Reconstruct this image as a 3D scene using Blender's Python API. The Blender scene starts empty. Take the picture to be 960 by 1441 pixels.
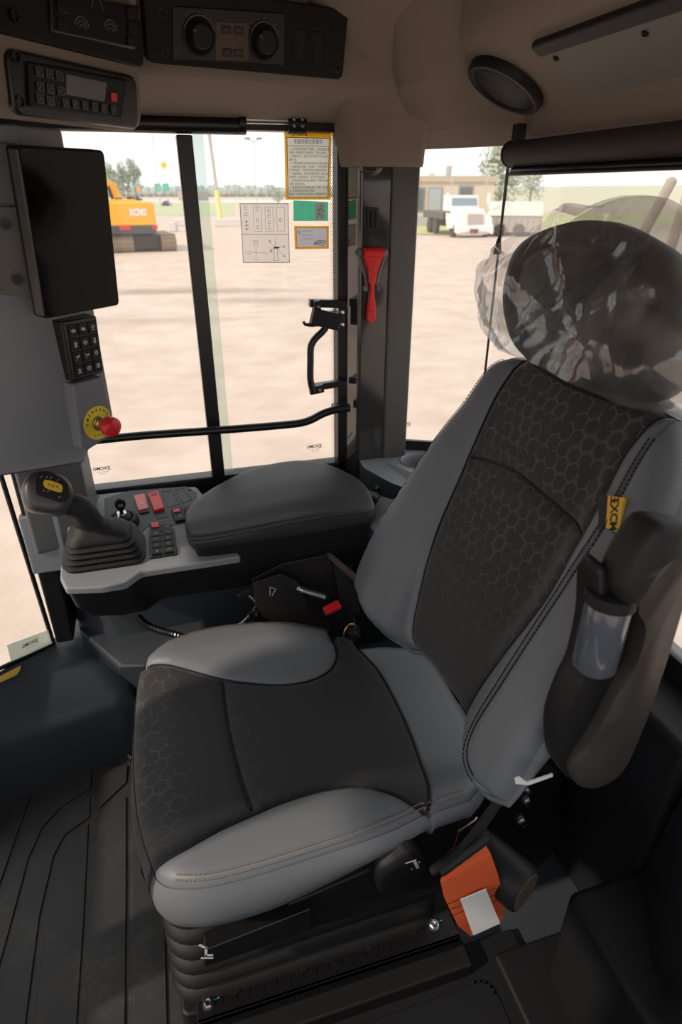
import bpy, bmesh, math, random
import numpy as np
from mathutils import Vector, Matrix, noise
from mathutils.geometry import delaunay_2d_cdt
random.seed(7)
S = bpy.context.scene
R = math.radians
# ------------------------------------------------------------------ camera
F, PITCH, YAW, H = 866.0, R(27.7), R(16.4), 1.5
SY, CY = math.sin(YAW), math.cos(YAW)
cd = bpy.data.cameras.new('camera'); cam = bpy.data.objects.new('camera', cd); S.collection.objects.link(cam)
cam.location = (0, 0, H); cam.rotation_euler = (R(90) - PITCH, 0, -YAW)
cd.sensor_fit = 'VERTICAL'; cd.sensor_height = 36.0; cd.lens = F / 1441 * 36.0
cd.clip_start = 0.02; cd.clip_end = 3000
cd.dof.use_dof = True; cd.dof.focus_distance = 1.35; cd.dof.aperture_fstop = 4.5
S.camera = cam
# ------------------------------------------------------------------ light
S.view_settings.view_transform = 'Standard'; S.view_settings.look = 'None'
S.view_settings.gamma = 1; S.view_settings.exposure = 0.0; S.view_settings.use_curve_mapping = False
W = bpy.data.worlds.new('hazy_sky'); S.world = W; W.use_nodes = True
bg = W.node_tree.nodes['Background']; bg.inputs[0].default_value = (0.99, 0.99, 1.0, 1); bg.inputs[1].default_value = 1.22
ld = bpy.data.lights.new('sun', 'SUN'); ld.energy = 3.0; ld.angle = R(2.5); ld.color = (1.0, 0.84, 0.68)
sun = bpy.data.objects.new('sun', ld); S.collection.objects.link(sun)
sd = Vector((0.791, 0.168, -0.588)).normalized()      # the way the light travels
sun.rotation_euler = sd.to_track_quat('-Z', 'Y').to_euler()

# ------------------------------------------------------------------ measuring
def ray(u, v):
    r = (u - 480) / F; d = (v - 720.5) / F
    hf = math.cos(PITCH) - d * math.sin(PITCH); vz = -math.sin(PITCH) - d * math.cos(PITCH)
    return np.array((SY * hf + CY * r, CY * hf - SY * r, vz))
def at(u, v, ax, val):
    r = ray(u, v); o = np.array((0, 0, H)); i = 'xyz'.index(ax)
    return o + r * ((val - o[i]) / r[i])
class Fr:
    def __init__(s, O, U, V):
        s.O = np.array(O, float); s.U = np.array(U, float); s.U /= np.linalg.norm(s.U)
        V = np.array(V, float); V -= s.U * (V @ s.U); s.V = V / np.linalg.norm(V); s.N = np.cross(s.U, s.V)
    def uv(s, px, py, h=0.0):
        r = ray(px, py); c = np.array((0, 0, H)); P = s.O + s.N * h
        t = ((P - c) @ s.N) / (r @ s.N); q = c + r * t - s.O
        return (float(q @ s.U), float(q @ s.V))
    def uvf(s, px, py, hf):
        h = 0.0
        for _ in range(8): a, b = s.uv(px, py, h); h = hf(a, b)
        return (a, b)
    def tr(s, pts, h=0.0): return [s.uv(p[0], p[1], h) for p in pts]
    def w(s, a, b, h=0.0): return tuple(s.O + s.U * a + s.V * b + s.N * h)
    def moved(s, a, b, h=0.0): return Fr(s.w(a, b, h), s.U, s.V)
WXY = Fr((0, 0, 0), (1, 0, 0), (0, 1, 0))

# ------------------------------------------------------------------ materials
MATS = {}
def mat(name, col, rough=0.6, metal=0.0, bump=0.0, bscale=400, var=0.0, vscale=6, coat=0.0, emit=None, spec=0.5):
    if name in MATS: return MATS[name]
    m = bpy.data.materials.new(name); m.use_nodes = True; nt = m.node_tree; p = nt.nodes['Principled BSDF']
    p.inputs['Base Color'].default_value = (*col, 1); p.inputs['Roughness'].default_value = rough
    p.inputs['Metallic'].default_value = metal; p.inputs['Coat Weight'].default_value = coat
    p.inputs['Specular IOR Level'].default_value = spec
    tc = nt.nodes.new('ShaderNodeTexCoord')
    if bump > 0:
        n = nt.nodes.new('ShaderNodeTexNoise'); n.inputs['Scale'].default_value = bscale; n.inputs['Detail'].default_value = 2
        b = nt.nodes.new('ShaderNodeBump'); b.inputs['Strength'].default_value = bump; b.inputs['Distance'].default_value = 0.001
        nt.links.new(tc.outputs['Object'], n.inputs['Vector']); nt.links.new(n.outputs['Fac'], b.inputs['Height'])
        nt.links.new(b.outputs['Normal'], p.inputs['Normal'])
    if var > 0:
        n = nt.nodes.new('ShaderNodeTexNoise'); n.inputs['Scale'].default_value = vscale; n.inputs['Detail'].default_value = 6
        mx = nt.nodes.new('ShaderNodeMix'); mx.data_type = 'RGBA'
        mx.inputs['A'].default_value = (*[c * (1 - var) for c in col], 1); mx.inputs['B'].default_value = (*[min(1, c * (1 + var)) for c in col], 1)
        nt.links.new(tc.outputs['Object'], n.inputs['Vector']); nt.links.new(n.outputs['Fac'], mx.inputs['Factor'])
        nt.links.new(mx.outputs['Result'], p.inputs['Base Color'])
    if emit: p.inputs['Emission Color'].default_value = (*col, 1); p.inputs['Emission Strength'].default_value = emit
    MATS[name] = m; return m
M_leather = mat('grey_leather', (0.150, 0.162, 0.178), 0.48, bump=0.25, bscale=900, var=0.06)
M_black = mat('black_plastic', (0.010, 0.010, 0.011), 0.5, bump=0.15, bscale=900, spec=0.3)
M_blacks = mat('black_satin', (0.007, 0.007, 0.008), 0.32)
M_rubber = mat('black_rubber', (0.014, 0.014, 0.015), 0.6, bump=0.2, bscale=700, spec=0.35)
M_armpad = mat('charcoal_armrest_skin', (0.027, 0.027, 0.028), 0.5, bump=0.35, bscale=700, var=0.15, vscale=12)
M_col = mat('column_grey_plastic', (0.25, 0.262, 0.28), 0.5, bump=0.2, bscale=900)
M_grey = mat('grey_moulded_plastic', (0.235, 0.25, 0.272), 0.55, bump=0.2, bscale=900, var=0.04)
M_trim = mat('near_black_trim', (0.011, 0.012, 0.014), 0.5, bump=0.3, bscale=700, spec=0.25)
M_dgrey = mat('dark_blue_grey_plastic', (0.042, 0.049, 0.059), 0.42, bump=0.3, bscale=700, var=0.1)
M_panel = mat('dark_console_insert', (0.035, 0.038, 0.044), 0.5, bump=0.2, bscale=900)
M_head = mat('beige_headliner_fabric', (0.235, 0.192, 0.160), 0.9, bump=0.6, bscale=700, var=0.12, vscale=300)
M_headp = mat('grey_brown_hatch_plastic', (0.155, 0.145, 0.132), 0.6, bump=0.3, bscale=800)
M_gloss = mat('glossy_charcoal_paint', (0.035, 0.033, 0.032), 0.12, coat=0.6)
M_pillar = mat('satin_grey_pillar_trim', (0.075, 0.072, 0.068), 0.4, var=0.06)
M_steel = mat('zinc_plated_steel', (0.6, 0.6, 0.58), 0.25, metal=1.0)
M_frame = mat('black_window_frame', (0.010, 0.010, 0.012), 0.35)
M_red = mat('red_plastic', (0.75, 0.02, 0.025), 0.35)
M_pink = mat('faded_red_lens', (0.75, 0.16, 0.15), 0.35)
M_yellow = mat('yellow_plastic', (0.85, 0.50, 0.03), 0.45)
M_lemon = mat('yellow_plate', (0.80, 0.66, 0.06), 0.4)
M_orange = mat('orange_webbing', (0.80, 0.13, 0.035), 0.7, bump=0.4, bscale=1200)
M_white = mat('white_print', (0.85, 0.85, 0.85), 0.6)
M_icon = mat('pale_icon_print', (0.62, 0.62, 0.62), 0.6)
M_icond = mat('dim_icon_print', (0.20, 0.19, 0.18), 0.6)
M_ink = mat('black_print', (0.01, 0.01, 0.01), 0.6)
M_inkg = mat('grey_print', (0.16, 0.16, 0.17), 0.6)
M_silver = mat('silver_sticker_film', (0.55, 0.56, 0.6), 0.4)
M_green = mat('green_sticker_film', (0.12, 0.62, 0.45), 0.5)
M_knob = mat('translucent_grey_plastic', (0.085, 0.10, 0.125), 0.2, coat=0.6)
M_mat = mat('black_rubber_floor_mat', (0.035, 0.033, 0.031), 0.55, bump=0.5, bscale=300)
M_exc = mat('yellow_machine_paint', (0.95, 0.48, 0.03), 0.4)
M_spiral = M_steel

def glass_mat(name='window_glass', veil=0.025):  # thin translucent film, added to imitate veiling glare through the panes
    m = bpy.data.materials.new(name); m.use_nodes = True; nt = m.node_tree; nt.nodes.clear()
    o = nt.nodes.new('ShaderNodeOutputMaterial'); t = nt.nodes.new('ShaderNodeBsdfTransparent'); g = nt.nodes.new('ShaderNodeBsdfGlossy')
    t.inputs[0].default_value = (0.985, 0.992, 0.985, 1); g.inputs['Roughness'].default_value = 0.02
    mx = nt.nodes.new('ShaderNodeMixShader'); du = nt.nodes.new('ShaderNodeBsdfTranslucent'); du.inputs[0].default_value = (.9, .88, .85, 1); dm = nt.nodes.new('ShaderNodeMixShader'); dm.inputs[0].default_value = veil; ge = nt.nodes.new('ShaderNodeNewGeometry'); dp = nt.nodes.new('ShaderNodeVectorMath'); dp.operation = 'DOT_PRODUCT'
    nt.links.new(ge.outputs['Normal'], dp.inputs[0]); nt.links.new(ge.outputs['Incoming'], dp.inputs[1]); prev = dp.outputs['Value']
    for op, v in (('ABSOLUTE', None), ('SUBTRACT', 1.0), ('POWER', 5.0), ('MULTIPLY_ADD', None)):      # thin-sheet reflectance, the same from both sides
        n = nt.nodes.new('ShaderNodeMath'); n.operation = op
        if op == 'SUBTRACT': n.inputs[0].default_value = 1.0; nt.links.new(prev, n.inputs[1])
        elif op == 'MULTIPLY_ADD': nt.links.new(prev, n.inputs[0]); n.inputs[1].default_value = 0.7; n.inputs[2].default_value = 0.025
        else:
            nt.links.new(prev, n.inputs[0])
            if v is not None: n.inputs[1].default_value = v
        prev = n.outputs[0]
    nt.links.new(prev, mx.inputs[0]); nt.links.new(t.outputs[0], dm.inputs[1]); nt.links.new(du.outputs[0], dm.inputs[2]); nt.links.new(dm.outputs[0], mx.inputs[1]); nt.links.new(g.outputs[0], mx.inputs[2])
    nt.links.new(mx.outputs[0], o.inputs[0]); return m
M_glass = glass_mat(); M_glassd = glass_mat('veiled_rear_glass', 0.10)  # rear pane gets a stronger share of the glare veil
def film_mat(name, tint, amount, col, gl=0.1, rough=0.15, vary=False):
    """thin film that lets light through: transparent + diffuse/translucent haze + gloss"""
    m = bpy.data.materials.new(name); m.use_nodes = True; nt = m.node_tree; nt.nodes.clear()
    o = nt.nodes.new('ShaderNodeOutputMaterial'); t = nt.nodes.new('ShaderNodeBsdfTransparent'); t.inputs[0].default_value = (*tint, 1)
    d = nt.nodes.new('ShaderNodeBsdfDiffuse'); d.inputs[0].default_value = (*col, 1)
    tl = nt.nodes.new('ShaderNodeBsdfTranslucent'); tl.inputs[0].default_value = (*col, 1)
    g = nt.nodes.new('ShaderNodeBsdfGlossy'); g.inputs['Roughness'].default_value = rough
    a = nt.nodes.new('ShaderNodeMixShader'); a.inputs[0].default_value = 0.5
    b = nt.nodes.new('ShaderNodeMixShader'); b.inputs[0].default_value = amount
    c = nt.nodes.new('ShaderNodeMixShader'); c.inputs[0].default_value = gl
    nt.links.new(d.outputs[0], a.inputs[1]); nt.links.new(tl.outputs[0], a.inputs[2])
    nt.links.new(t.outputs[0], b.inputs[1]); nt.links.new(a.outputs[0], b.inputs[2])
    nt.links.new(b.outputs[0], c.inputs[1]); nt.links.new(g.outputs[0], c.inputs[2]); nt.links.new(c.outputs[0], o.inputs[0])
    if vary:
        tc = nt.nodes.new('ShaderNodeTexCoord'); n = nt.nodes.new('ShaderNodeTexNoise'); n.inputs['Scale'].default_value = 14; n.inputs['Detail'].default_value = 5
        cr = nt.nodes.new('ShaderNodeMapRange'); cr.inputs['From Min'].default_value = 0.4; cr.inputs['From Max'].default_value = 0.75
        cr.inputs['To Min'].default_value = amount * 0.5; cr.inputs['To Max'].default_value = amount * 2.2
        nt.links.new(tc.outputs['Object'], n.inputs['Vector']); nt.links.new(n.outputs['Fac'], cr.inputs[0]); nt.links.new(cr.outputs[0], b.inputs[0])
        lw = nt.nodes.new('ShaderNodeLayerWeight'); lw.inputs[0].default_value = 0.35
        ml = nt.nodes.new('ShaderNodeMapRange'); ml.inputs['To Min'].default_value = gl; ml.inputs['To Max'].default_value = 0.45
        nt.links.new(lw.outputs['Fresnel'], ml.inputs[0]); nt.links.new(ml.outputs[0], c.inputs[0])
    return m
M_bag = film_mat('clear_crumpled_polythene', (0.975, 0.97, 0.965), 0.13, (0.93, 0.91, 0.89), 0.09, 0.12, True)
M_clearst = film_mat('clear_sticker_film', (0.95, 0.95, 0.95), 0.25, (0.85, 0.85, 0.86), 0.03)
M_silverf = film_mat('silver_sticker_translucent', (.85, .86, .9), .6, (.75, .76, .8), .03)
M_edge = film_mat('green_glass_edge', (0.90, 0.955, 0.93), 0.10, (0.75, 0.86, 0.8), 0.03)
M_warn = film_mat('cream_sticker_film', (0.93, 0.92, 0.87), 0.55, (0.90, 0.89, 0.82), 0.02)
M_warny = film_mat('amber_sticker_film', (1.0, 0.72, 0.2), 0.5, (0.95, 0.62, 0.07), 0.02)
M_greenst = film_mat('green_exit_sticker_film', (0.35, 0.85, 0.68), 0.55, (0.25, 0.78, 0.6), 0.02)
M_pale = film_mat('pale_label_film', (0.85, 0.88, 0.84), 0.6, (0.75, 0.8, 0.75), 0.02)

def hex_fabric():
    """dark woven fabric with thin pale honeycomb outlines; coverage comes from the mesh attribute 'hexmask'"""
    m = bpy.data.materials.new('charcoal_honeycomb_fabric'); m.use_nodes = True; nt = m.node_tree; N = nt.nodes; L = nt.links; p = N['Principled BSDF']
    uv = N.new('ShaderNodeUVMap'); uv.uv_map = 'UVMap'
    def vm(op, a, b=None):
        n = N.new('ShaderNodeVectorMath'); n.operation = op
        for i, x in enumerate((a, b)):
            if x is None: continue
            if isinstance(x, tuple): n.inputs[i].default_value = x
            else: L.new(x, n.inputs[i])
        return n
    def ma(op, a, b=None, c=None):
        n = N.new('ShaderNodeMath'); n.operation = op
        for i, x in enumerate((a, b, c)):
            if x is None: continue
            if isinstance(x, (int, float)): n.inputs[i].default_value = x
            else: L.new(x, n.inputs[i])
        return n.outputs[0]
    sc = vm('SCALE', uv.outputs[0]); sc.inputs['Scale'].default_value = 1 / 0.030
    P = vm('ADD', sc.outputs[0], (1000, 1732.0, 0)).outputs[0]
    r = (1.0, 1.7320508, 1.0); hr = (0.5, 0.8660254, 0.0)
    a = vm('SUBTRACT', vm('MODULO', P, r).outputs[0], hr).outputs[0]
    b = vm('SUBTRACT', vm('MODULO', vm('SUBTRACT', P, hr).outputs[0], r).outputs[0], hr).outputs[0]
    da = vm('DOT_PRODUCT', a, a).outputs['Value']; db = vm('DOT_PRODUCT', b, b).outputs['Value']
    sel = ma('LESS_THAN', da, db)
    mx = N.new('ShaderNodeMix'); mx.data_type = 'VECTOR'; L.new(sel, mx.inputs['Factor']); L.new(b, mx.inputs['A']); L.new(a, mx.inputs['B'])
    g = mx.outputs['Result']; ab = vm('ABSOLUTE', g).outputs[0]
    sx = N.new('ShaderNodeSeparateXYZ'); L.new(ab, sx.inputs[0])
    dd = ma('MAXIMUM', sx.outputs[0], vm('DOT_PRODUCT', ab, (0.5, 0.8660254, 0)).outputs['Value'])
    line = ma('GREATER_THAN', dd, 0.476)
    inner = ma('MULTIPLY', ma('GREATER_THAN', dd, 0.385), ma('LESS_THAN', dd, 0.412))
    idv = vm('SUBTRACT', P, g).outputs[0]
    n1 = N.new('ShaderNodeTexNoise'); n1.inputs['Scale'].default_value = 0.9; n1.inputs['Detail'].default_value = 0; L.new(P, n1.inputs['Vector'])
    n2 = N.new('ShaderNodeTexNoise'); n2.inputs['Scale'].default_value = 1.3; n2.inputs['Detail'].default_value = 0; L.new(vm('ADD', P, (37.0, 11.0, 5.0)).outputs[0], n2.inputs['Vector'])
    line = ma('MULTIPLY', line, ma('GREATER_THAN', n1.outputs['Fac'], 0.42))
    inner = ma('MULTIPLY', inner, ma('GREATER_THAN', n2.outputs['Fac'], 0.54))
    tot = ma('MAXIMUM', line, ma('MULTIPLY', inner, 0.8))
    at_ = N.new('ShaderNodeAttribute'); at_.attribute_name = 'hexmask'
    fac = ma('MULTIPLY', tot, at_.outputs['Fac'])
    cm = N.new('ShaderNodeMix'); cm.data_type = 'RGBA'; cm.inputs['A'].default_value = (0.021, 0.020, 0.0205, 1); cm.inputs['B'].default_value = (0.135, 0.13, 0.127, 1)
    L.new(fac, cm.inputs['Factor']); L.new(cm.outputs['Result'], p.inputs['Base Color'])
    p.inputs['Roughness'].default_value = 0.85; p.inputs['Sheen Weight'].default_value = 0.15
    n3 = N.new('ShaderNodeTexNoise'); n3.inputs['Scale'].default_value = 900; tc = N.new('ShaderNodeTexCoord'); L.new(tc.outputs['Object'], n3.inputs['Vector'])
    bp = N.new('ShaderNodeBump'); bp.inputs['Strength'].default_value = 0.5; bp.inputs['Distance'].default_value = 0.0008
    hh = ma('ADD', n3.outputs['Fac'], ma('MULTIPLY', fac, 0.8)); L.new(hh, bp.inputs['Height']); L.new(bp.outputs[0], p.inputs['Normal'])
    return m
M_fabric = hex_fabric()

# ------------------------------------------------------------------ objects
COL = S.collection
def tag(o, label=None, cat=None, group=None, kind=None):
    if label: o['label'] = label
    if cat: o['category'] = cat
    if group: o['group'] = group
    if kind: o['kind'] = kind
    return o
def empty(name, loc, label=None, cat=None, group=None, kind=None):
    o = bpy.data.objects.new(name, None); COL.objects.link(o); o.location = loc; o.empty_display_size = 0.05
    return tag(o, label, cat, group, kind)
def world_of(p):
    m = Matrix.Identity(4)
    while p is not None:
        m = p.matrix_parent_inverse.inverted() @ Matrix.Identity(4) if False else m
        p = p.parent
    return m
def root_loc(p):
    while p.parent is not None: p = p.parent
    return p.location.copy()
class MB:
    def __init__(s): s.v = []; s.f = []
    def add(s, v, f):
        n = len(s.v); s.v += [tuple(float(c) for c in q) for q in v]; s.f += [tuple(i + n for i in q) for q in f]; return s
    def prism(s, fr, pts, h0, h1):
        n = len(pts); v = [fr.w(a, b, h0) for a, b in pts] + [fr.w(a, b, h1) for a, b in pts]
        return s.add(v, [tuple(range(n - 1, -1, -1)), tuple(range(n, 2 * n))] + [(i, (i + 1) % n, n + (i + 1) % n, n + i) for i in range(n)])
    def box(s, fr, a0, a1, b0, b1, h0, h1): return s.prism(fr, [(a0, b0), (a1, b0), (a1, b1), (a0, b1)], h0, h1)
    def rbox(s, fr, a0, a1, b0, b1, h0, h1, r, n=4): return s.prism(fr, rrect(a0, a1, b0, b1, r, n), h0, h1)
    def loft(s, rings, cap=True, closed=True):
        n = len(rings[0]); v = [p for r in rings for p in r]; f = []
        for k in range(len(rings) - 1):
            for i in range(n if closed else n - 1):
                j = (i + 1) % n; f.append((k * n + i, k * n + j, (k + 1) * n + j, (k + 1) * n + i))
        if cap and closed: f += [tuple(range(n - 1, -1, -1)), tuple(range((len(rings) - 1) * n, len(rings) * n))]
        return s.add(v, f)
    def tube(s, path, r, n=10, cap=True):
        P = [Vector(p) for p in path]; rings = []; up = None
        for i, p in enumerate(P):
            t = (P[min(i + 1, len(P) - 1)] - P[max(i - 1, 0)]).normalized()
            if up is None: up = t.orthogonal().normalized()
            up = (up - t * up.dot(t)).normalized(); sd_ = t.cross(up); rr = r[i] if isinstance(r, (list, tuple)) else r
            rings.append([p + (up * math.cos(2 * math.pi * k / n) + sd_ * math.sin(2 * math.pi * k / n)) * rr for k in range(n)])
        return s.loft(rings, cap)
    def lathe(s, fr, prof, n=24, a=0, b=0, sx=1, sy=1):
        return s.loft([[fr.w(a + sx * r * math.cos(2 * math.pi * k / n), b + sy * r * math.sin(2 * math.pi * k / n), h) for k in range(n)] for r, h in prof])
    def build(s, name, m, parent=None, bevel=0.0, seg=2, smooth=True, ang=40, label=None, kind=None, recalc=True, sub=0):
        me = bpy.data.meshes.new(name); me.from_pydata(s.v, [], s.f); me.validate()
        if recalc:
            bm = bmesh.new(); bm.from_mesh(me); bmesh.ops.recalc_face_normals(bm, faces=bm.faces); bm.to_mesh(me); bm.free()
        if smooth:
            me.polygons.foreach_set('use_smooth', [True] * len(me.polygons))
            if not bevel and not sub: me.set_sharp_from_angle(angle=R(ang))
        me.materials.append(m)
        o = bpy.data.objects.new(name, me); COL.objects.link(o)
        if parent is None:                            # the thing is one mesh: put its origin at its base
            lo = [min(v[i] for v in s.v) for i in range(3)]; hi = [max(v[i] for v in s.v) for i in range(3)]
            c = Vector(((lo[0] + hi[0]) / 2, (lo[1] + hi[1]) / 2, lo[2])); me.transform(Matrix.Translation(-c)); o.location = c
        else:
            me.transform(Matrix.Translation(-root_loc(parent))); o.parent = parent
        if bevel:
            b = o.modifiers.new('bevel', 'BEVEL'); b.width = bevel; b.segments = seg; b.limit_method = 'ANGLE'; b.angle_limit = R(ang); b.harden_normals = True
        if sub:
            b = o.modifiers.new('sub', 'SUBSURF'); b.levels = sub; b.render_levels = sub
        return tag(o, label, kind=kind)
def rrect(a0, a1, b0, b1, r, n=4):
    out = []
    for cx, cy, t0 in ((a1 - r, b0 + r, -90), (a1 - r, b1 - r, 0), (a0 + r, b1 - r, 90), (a0 + r, b0 + r, 180)):
        for k in range(n + 1):
            t = R(t0 + 90 * k / n); out.append((cx + r * math.cos(t), cy + r * math.sin(t)))
    return out
def crom(pts, step=0.006, closed=False):
    P = [np.array(p, float) for p in pts]; out = []; n = len(P)
    for i in range(n if closed else n - 1):
        if closed: p0, p1, p2, p3 = P[i - 1], P[i], P[(i + 1) % n], P[(i + 2) % n]
        else: p1, p2 = P[i], P[i + 1]; p0 = P[i - 1] if i else 2 * p1 - p2; p3 = P[i + 2] if i + 2 < n else 2 * p2 - p1
        k = max(1, int(np.linalg.norm(p2 - p1) / step))
        for j in range(k):
            t = j / k; out.append(0.5 * ((2 * p1) + (p2 - p0) * t + (2 * p0 - 5 * p1 + 4 * p2 - p3) * t * t + (3 * p1 - p0 - 3 * p2 + p3) * t ** 3))
    if not closed: out.append(P[-1])
    return [tuple(float(c) for c in q) for q in out]
def sstep(x, a, b):
    t = min(1, max(0, (x - a) / (b - a))); return t * t * (3 - 2 * t)
FONT = None
def text(fr, a, b, s, size, m, parent, name='lettering', align='CENTER', h=0.0006, mirror=False, rot=0, bold=0.0, width=None, label=None):
    c = bpy.data.curves.new(name, 'FONT'); c.body = s; c.size = size; c.align_x = align; c.align_y = 'CENTER'; c.offset = bold; c.resolution_u = 2
    o = bpy.data.objects.new('tmp', c); COL.objects.link(o); dg = bpy.context.evaluated_depsgraph_get(); dg.update()
    me = bpy.data.meshes.new_from_object(o.evaluated_get(dg)); bpy.data.objects.remove(o); bpy.data.curves.remove(c)
    if len(me.vertices) == 0: return None
    if width:
        xs = [v.co.x for v in me.vertices]; k = width / (max(xs) - min(xs)); me.transform(Matrix.Diagonal((k, 1, 1, 1)))
    if rot: me.transform(Matrix.Rotation(rot, 4, 'Z'))
    if mirror: me.transform(Matrix.Diagonal((-1, 1, 1, 1)))
    X = Matrix(((fr.U[0], fr.V[0], fr.N[0], 0), (fr.U[1], fr.V[1], fr.N[1], 0), (fr.U[2], fr.V[2], fr.N[2], 0), (0, 0, 0, 1)))
    me.transform(Matrix.Translation(Vector(fr.w(a, b, h)) - root_loc(parent)) @ X); me.name = name
    me.materials.clear(); me.materials.append(m)
    t = bpy.data.objects.new(name, me); COL.objects.link(t); t.parent = parent
    return tag(t, label)
def stroke(mb, fr, pts, w, h0, h1, closed=False):
    """flat printed line along ab points"""
    P = [np.array(p, float) for p in pts]
    if closed: P.append(P[0])
    for p, q in zip(P[:-1], P[1:]):
        d = q - p; l = np.linalg.norm(d)
        if l < 1e-6: continue
        d /= l; n = np.array((-d[1], d[0])) * w / 2; e = d * w / 2
        mb.prism(fr, [tuple(p - n - e), tuple(q - n + e), tuple(q + n + e), tuple(p + n - e)], h0, h1)
def circ(cx, cy, r, n=14, t0=0, t1=360): return [(cx + r * math.cos(R(t0 + (t1 - t0) * k / n)), cy + r * math.sin(R(t0 + (t1 - t0) * k / n))) for k in range(n + (t1 - t0 < 360))]
def inside(poly, x, y):
    c = False; n = len(poly); j = n - 1
    for i in range(n):
        xi, yi = poly[i]; xj, yj = poly[j]
        if (yi > y) != (yj > y) and x < (xj - xi) * (y - yi) / (yj - yi) + xi: c = not c
        j = i
    return c
def segdist(P, poly, closed=True):
    """distance of points P (n,2) to a polyline"""
    A = np.array(poly, float); B = np.roll(A, -1, axis=0)
    if not closed: A, B = A[:-1], B[:-1]
    D = B - A; L2 = (D ** 2).sum(1) + 1e-12
    best = np.full(len(P), 1e9)
    for i in range(0, len(P), 400):
        p = P[i:i + 400, None, :]; t = np.clip(((p - A) * D).sum(2) / L2, 0, 1)
        d = np.sqrt(((p - (A + t[..., None] * D)) ** 2).sum(2)).min(1); best[i:i + 400] = d
    return best
def fill(outline, spacing=0.012, rings=(0.002, 0.005, 0.009)):
    """points + triangles filling a 2D outline"""
    O = np.array(outline); lo, hi = O.min(0), O.max(0)
    pts = list(map(tuple, O)); nb = len(pts)
    g = [(x + (0.5 * spacing if int(round((y - lo[1]) / spacing)) % 2 else 0), y) for y in np.arange(lo[1], hi[1], spacing) for x in np.arange(lo[0], hi[0], spacing)]
    g = [q for q in g if inside(outline, *q)]
    cand = []
    area = sum(O[i][0] * O[(i + 1) % nb][1] - O[(i + 1) % nb][0] * O[i][1] for i in range(nb)); sg = 1 if area > 0 else -1
    for off in rings:
        for i in range(nb):
            t = O[(i + 1) % nb] - O[i - 1]; l = np.linalg.norm(t)
            if l < 1e-9: continue
            n = np.array((-t[1], t[0])) / l * sg; q = O[i] + n * off; cand.append((q[0], q[1], off))
    if cand:
        C = np.array([c[:2] for c in cand]); d = segdist(C, outline); ok = [tuple(C[i]) for i in range(len(cand)) if d[i] > 0.85 * cand[i][2] and inside(outline, *C[i])]
    else: ok = []
    if g:
        G = np.array(g); d = segdist(G, outline); mr = (rings[-1] if rings else 0) + spacing * 0.45; g = [tuple(G[i]) for i in range(len(g)) if d[i] > mr]
    allp = pts + ok + g
    r = delaunay_2d_cdt([Vector(p) for p in allp], [(i, (i + 1) % nb) for i in range(nb)], [], 1, 1e-7)
    return [(v.x, v.y) for v in r[0]], [tuple(f) for f in r[2]]
def panel(name, fr, outline, hf, m, parent, puff=0.011, pw=0.007, outer=None, roll=None, mask=None, spacing=0.012, label=None, hexuv=None):
    P, T = fill(outline, spacing); A = np.array(P); d = segdist(A, outline)
    do = segdist(A, outer) if outer is not None else None
    v = []
    for i, (a, b) in enumerate(P):
        h = hf(a, b) - puff * math.exp(-(d[i] / pw) ** 1.3)
        if do is not None:
            rr = roll(a, b); x = do[i]
            if x < rr: h -= rr - math.sqrt(max(0, rr * rr - (rr - x) ** 2))
        v.append(fr.w(a, b, h))
    mb = MB(); mb.add(v, T); o = mb.build(name, m, parent, smooth=True, ang=180, label=label)
    me = o.data
    ul = me.uv_layers.new(name='UVMap'); at_ = me.attributes.new('hexmask', 'FLOAT', 'POINT')
    for lp in me.loops:
        a, b = P[lp.vertex_index]; ul.data[lp.index].uv = hexuv(a, b) if hexuv else (a, b)
    if mask: at_.data.foreach_set('value', [mask(a, b) for a, b in P])
    return o
def stitches(fr, line, hf, m, parent, step=0.006, w=0.0012, ln=0.004, name='stitching'):
    mb = MB(); L = crom(line, step) if len(line) < 40 else line
    for i in range(len(L) - 1):
        p = np.array(L[i]); q = np.array(L[i + 1]); d = q - p; l = np.linalg.norm(d)
        if l < 1e-6: continue
        d /= l; q = p + d * min(ln, l * 0.75); n = np.array((-d[1], d[0])) * w / 2
        c = [p - n, q - n, q + n, p + n]; v = []
        for lift in (-0.001, 0.0012):
            for k in c: v.append(fr.w(k[0], k[1], hf(k[0], k[1]) + lift))
        mb.add(v, [(4, 5, 6, 7), (0, 1, 5, 4), (1, 2, 6, 5), (2, 3, 7, 6), (3, 0, 4, 7)])
    return mb.build(name, m, parent, kind='stuff')
def logo(fr, a, b, size, m, parent, name='maker_emblem', mirror=False, h=.0006, rot=0.0, emblem=True):
    """square knot emblem followed by the maker's letters"""
    g = Fr(fr.w(a, b), fr.U * math.cos(rot) + fr.V * math.sin(rot), -fr.U * math.sin(rot) + fr.V * math.cos(rot)); s = -1 if mirror else 1
    text(g, s * size * .45, 0, 'XCMG', size, m, parent, 'maker_lettering', mirror=mirror, bold=size * .03, h=h)
    if emblem:
        mb = MB(); c = -s * size * 1.35; r = size * .36; w = size * .1
        for k in (-1, 1):
            stroke(mb, g, [(c + k * r, r), (c + k * r * .3, r), (c - k * r * .1, r * .45), (c + k * r * .45, 0), (c - k * r * .1, -r * .45), (c + k * r * .3, -r), (c + k * r, -r)], w, h, h + .0003)
        mb.build(name, m, parent, smooth=False)
# ================================================================== THE CAB SHELL
XF = lambda y: Fr((0, y, 0), (1, 0, 0), (0, 0, 1))          # planes facing the door side (-Y)
XR = lambda x: Fr((x, 0, 0), (0, -1, 0), (0, 0, 1))         # planes facing the front (-X)
def struct(mb, name, m, bevel=0.0, **k):
    o = mb.build(name, m, None, bevel=bevel, **k); return tag(o, kind='structure')
GZ = -1.45                                                  # yard level below the cab floor
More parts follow.
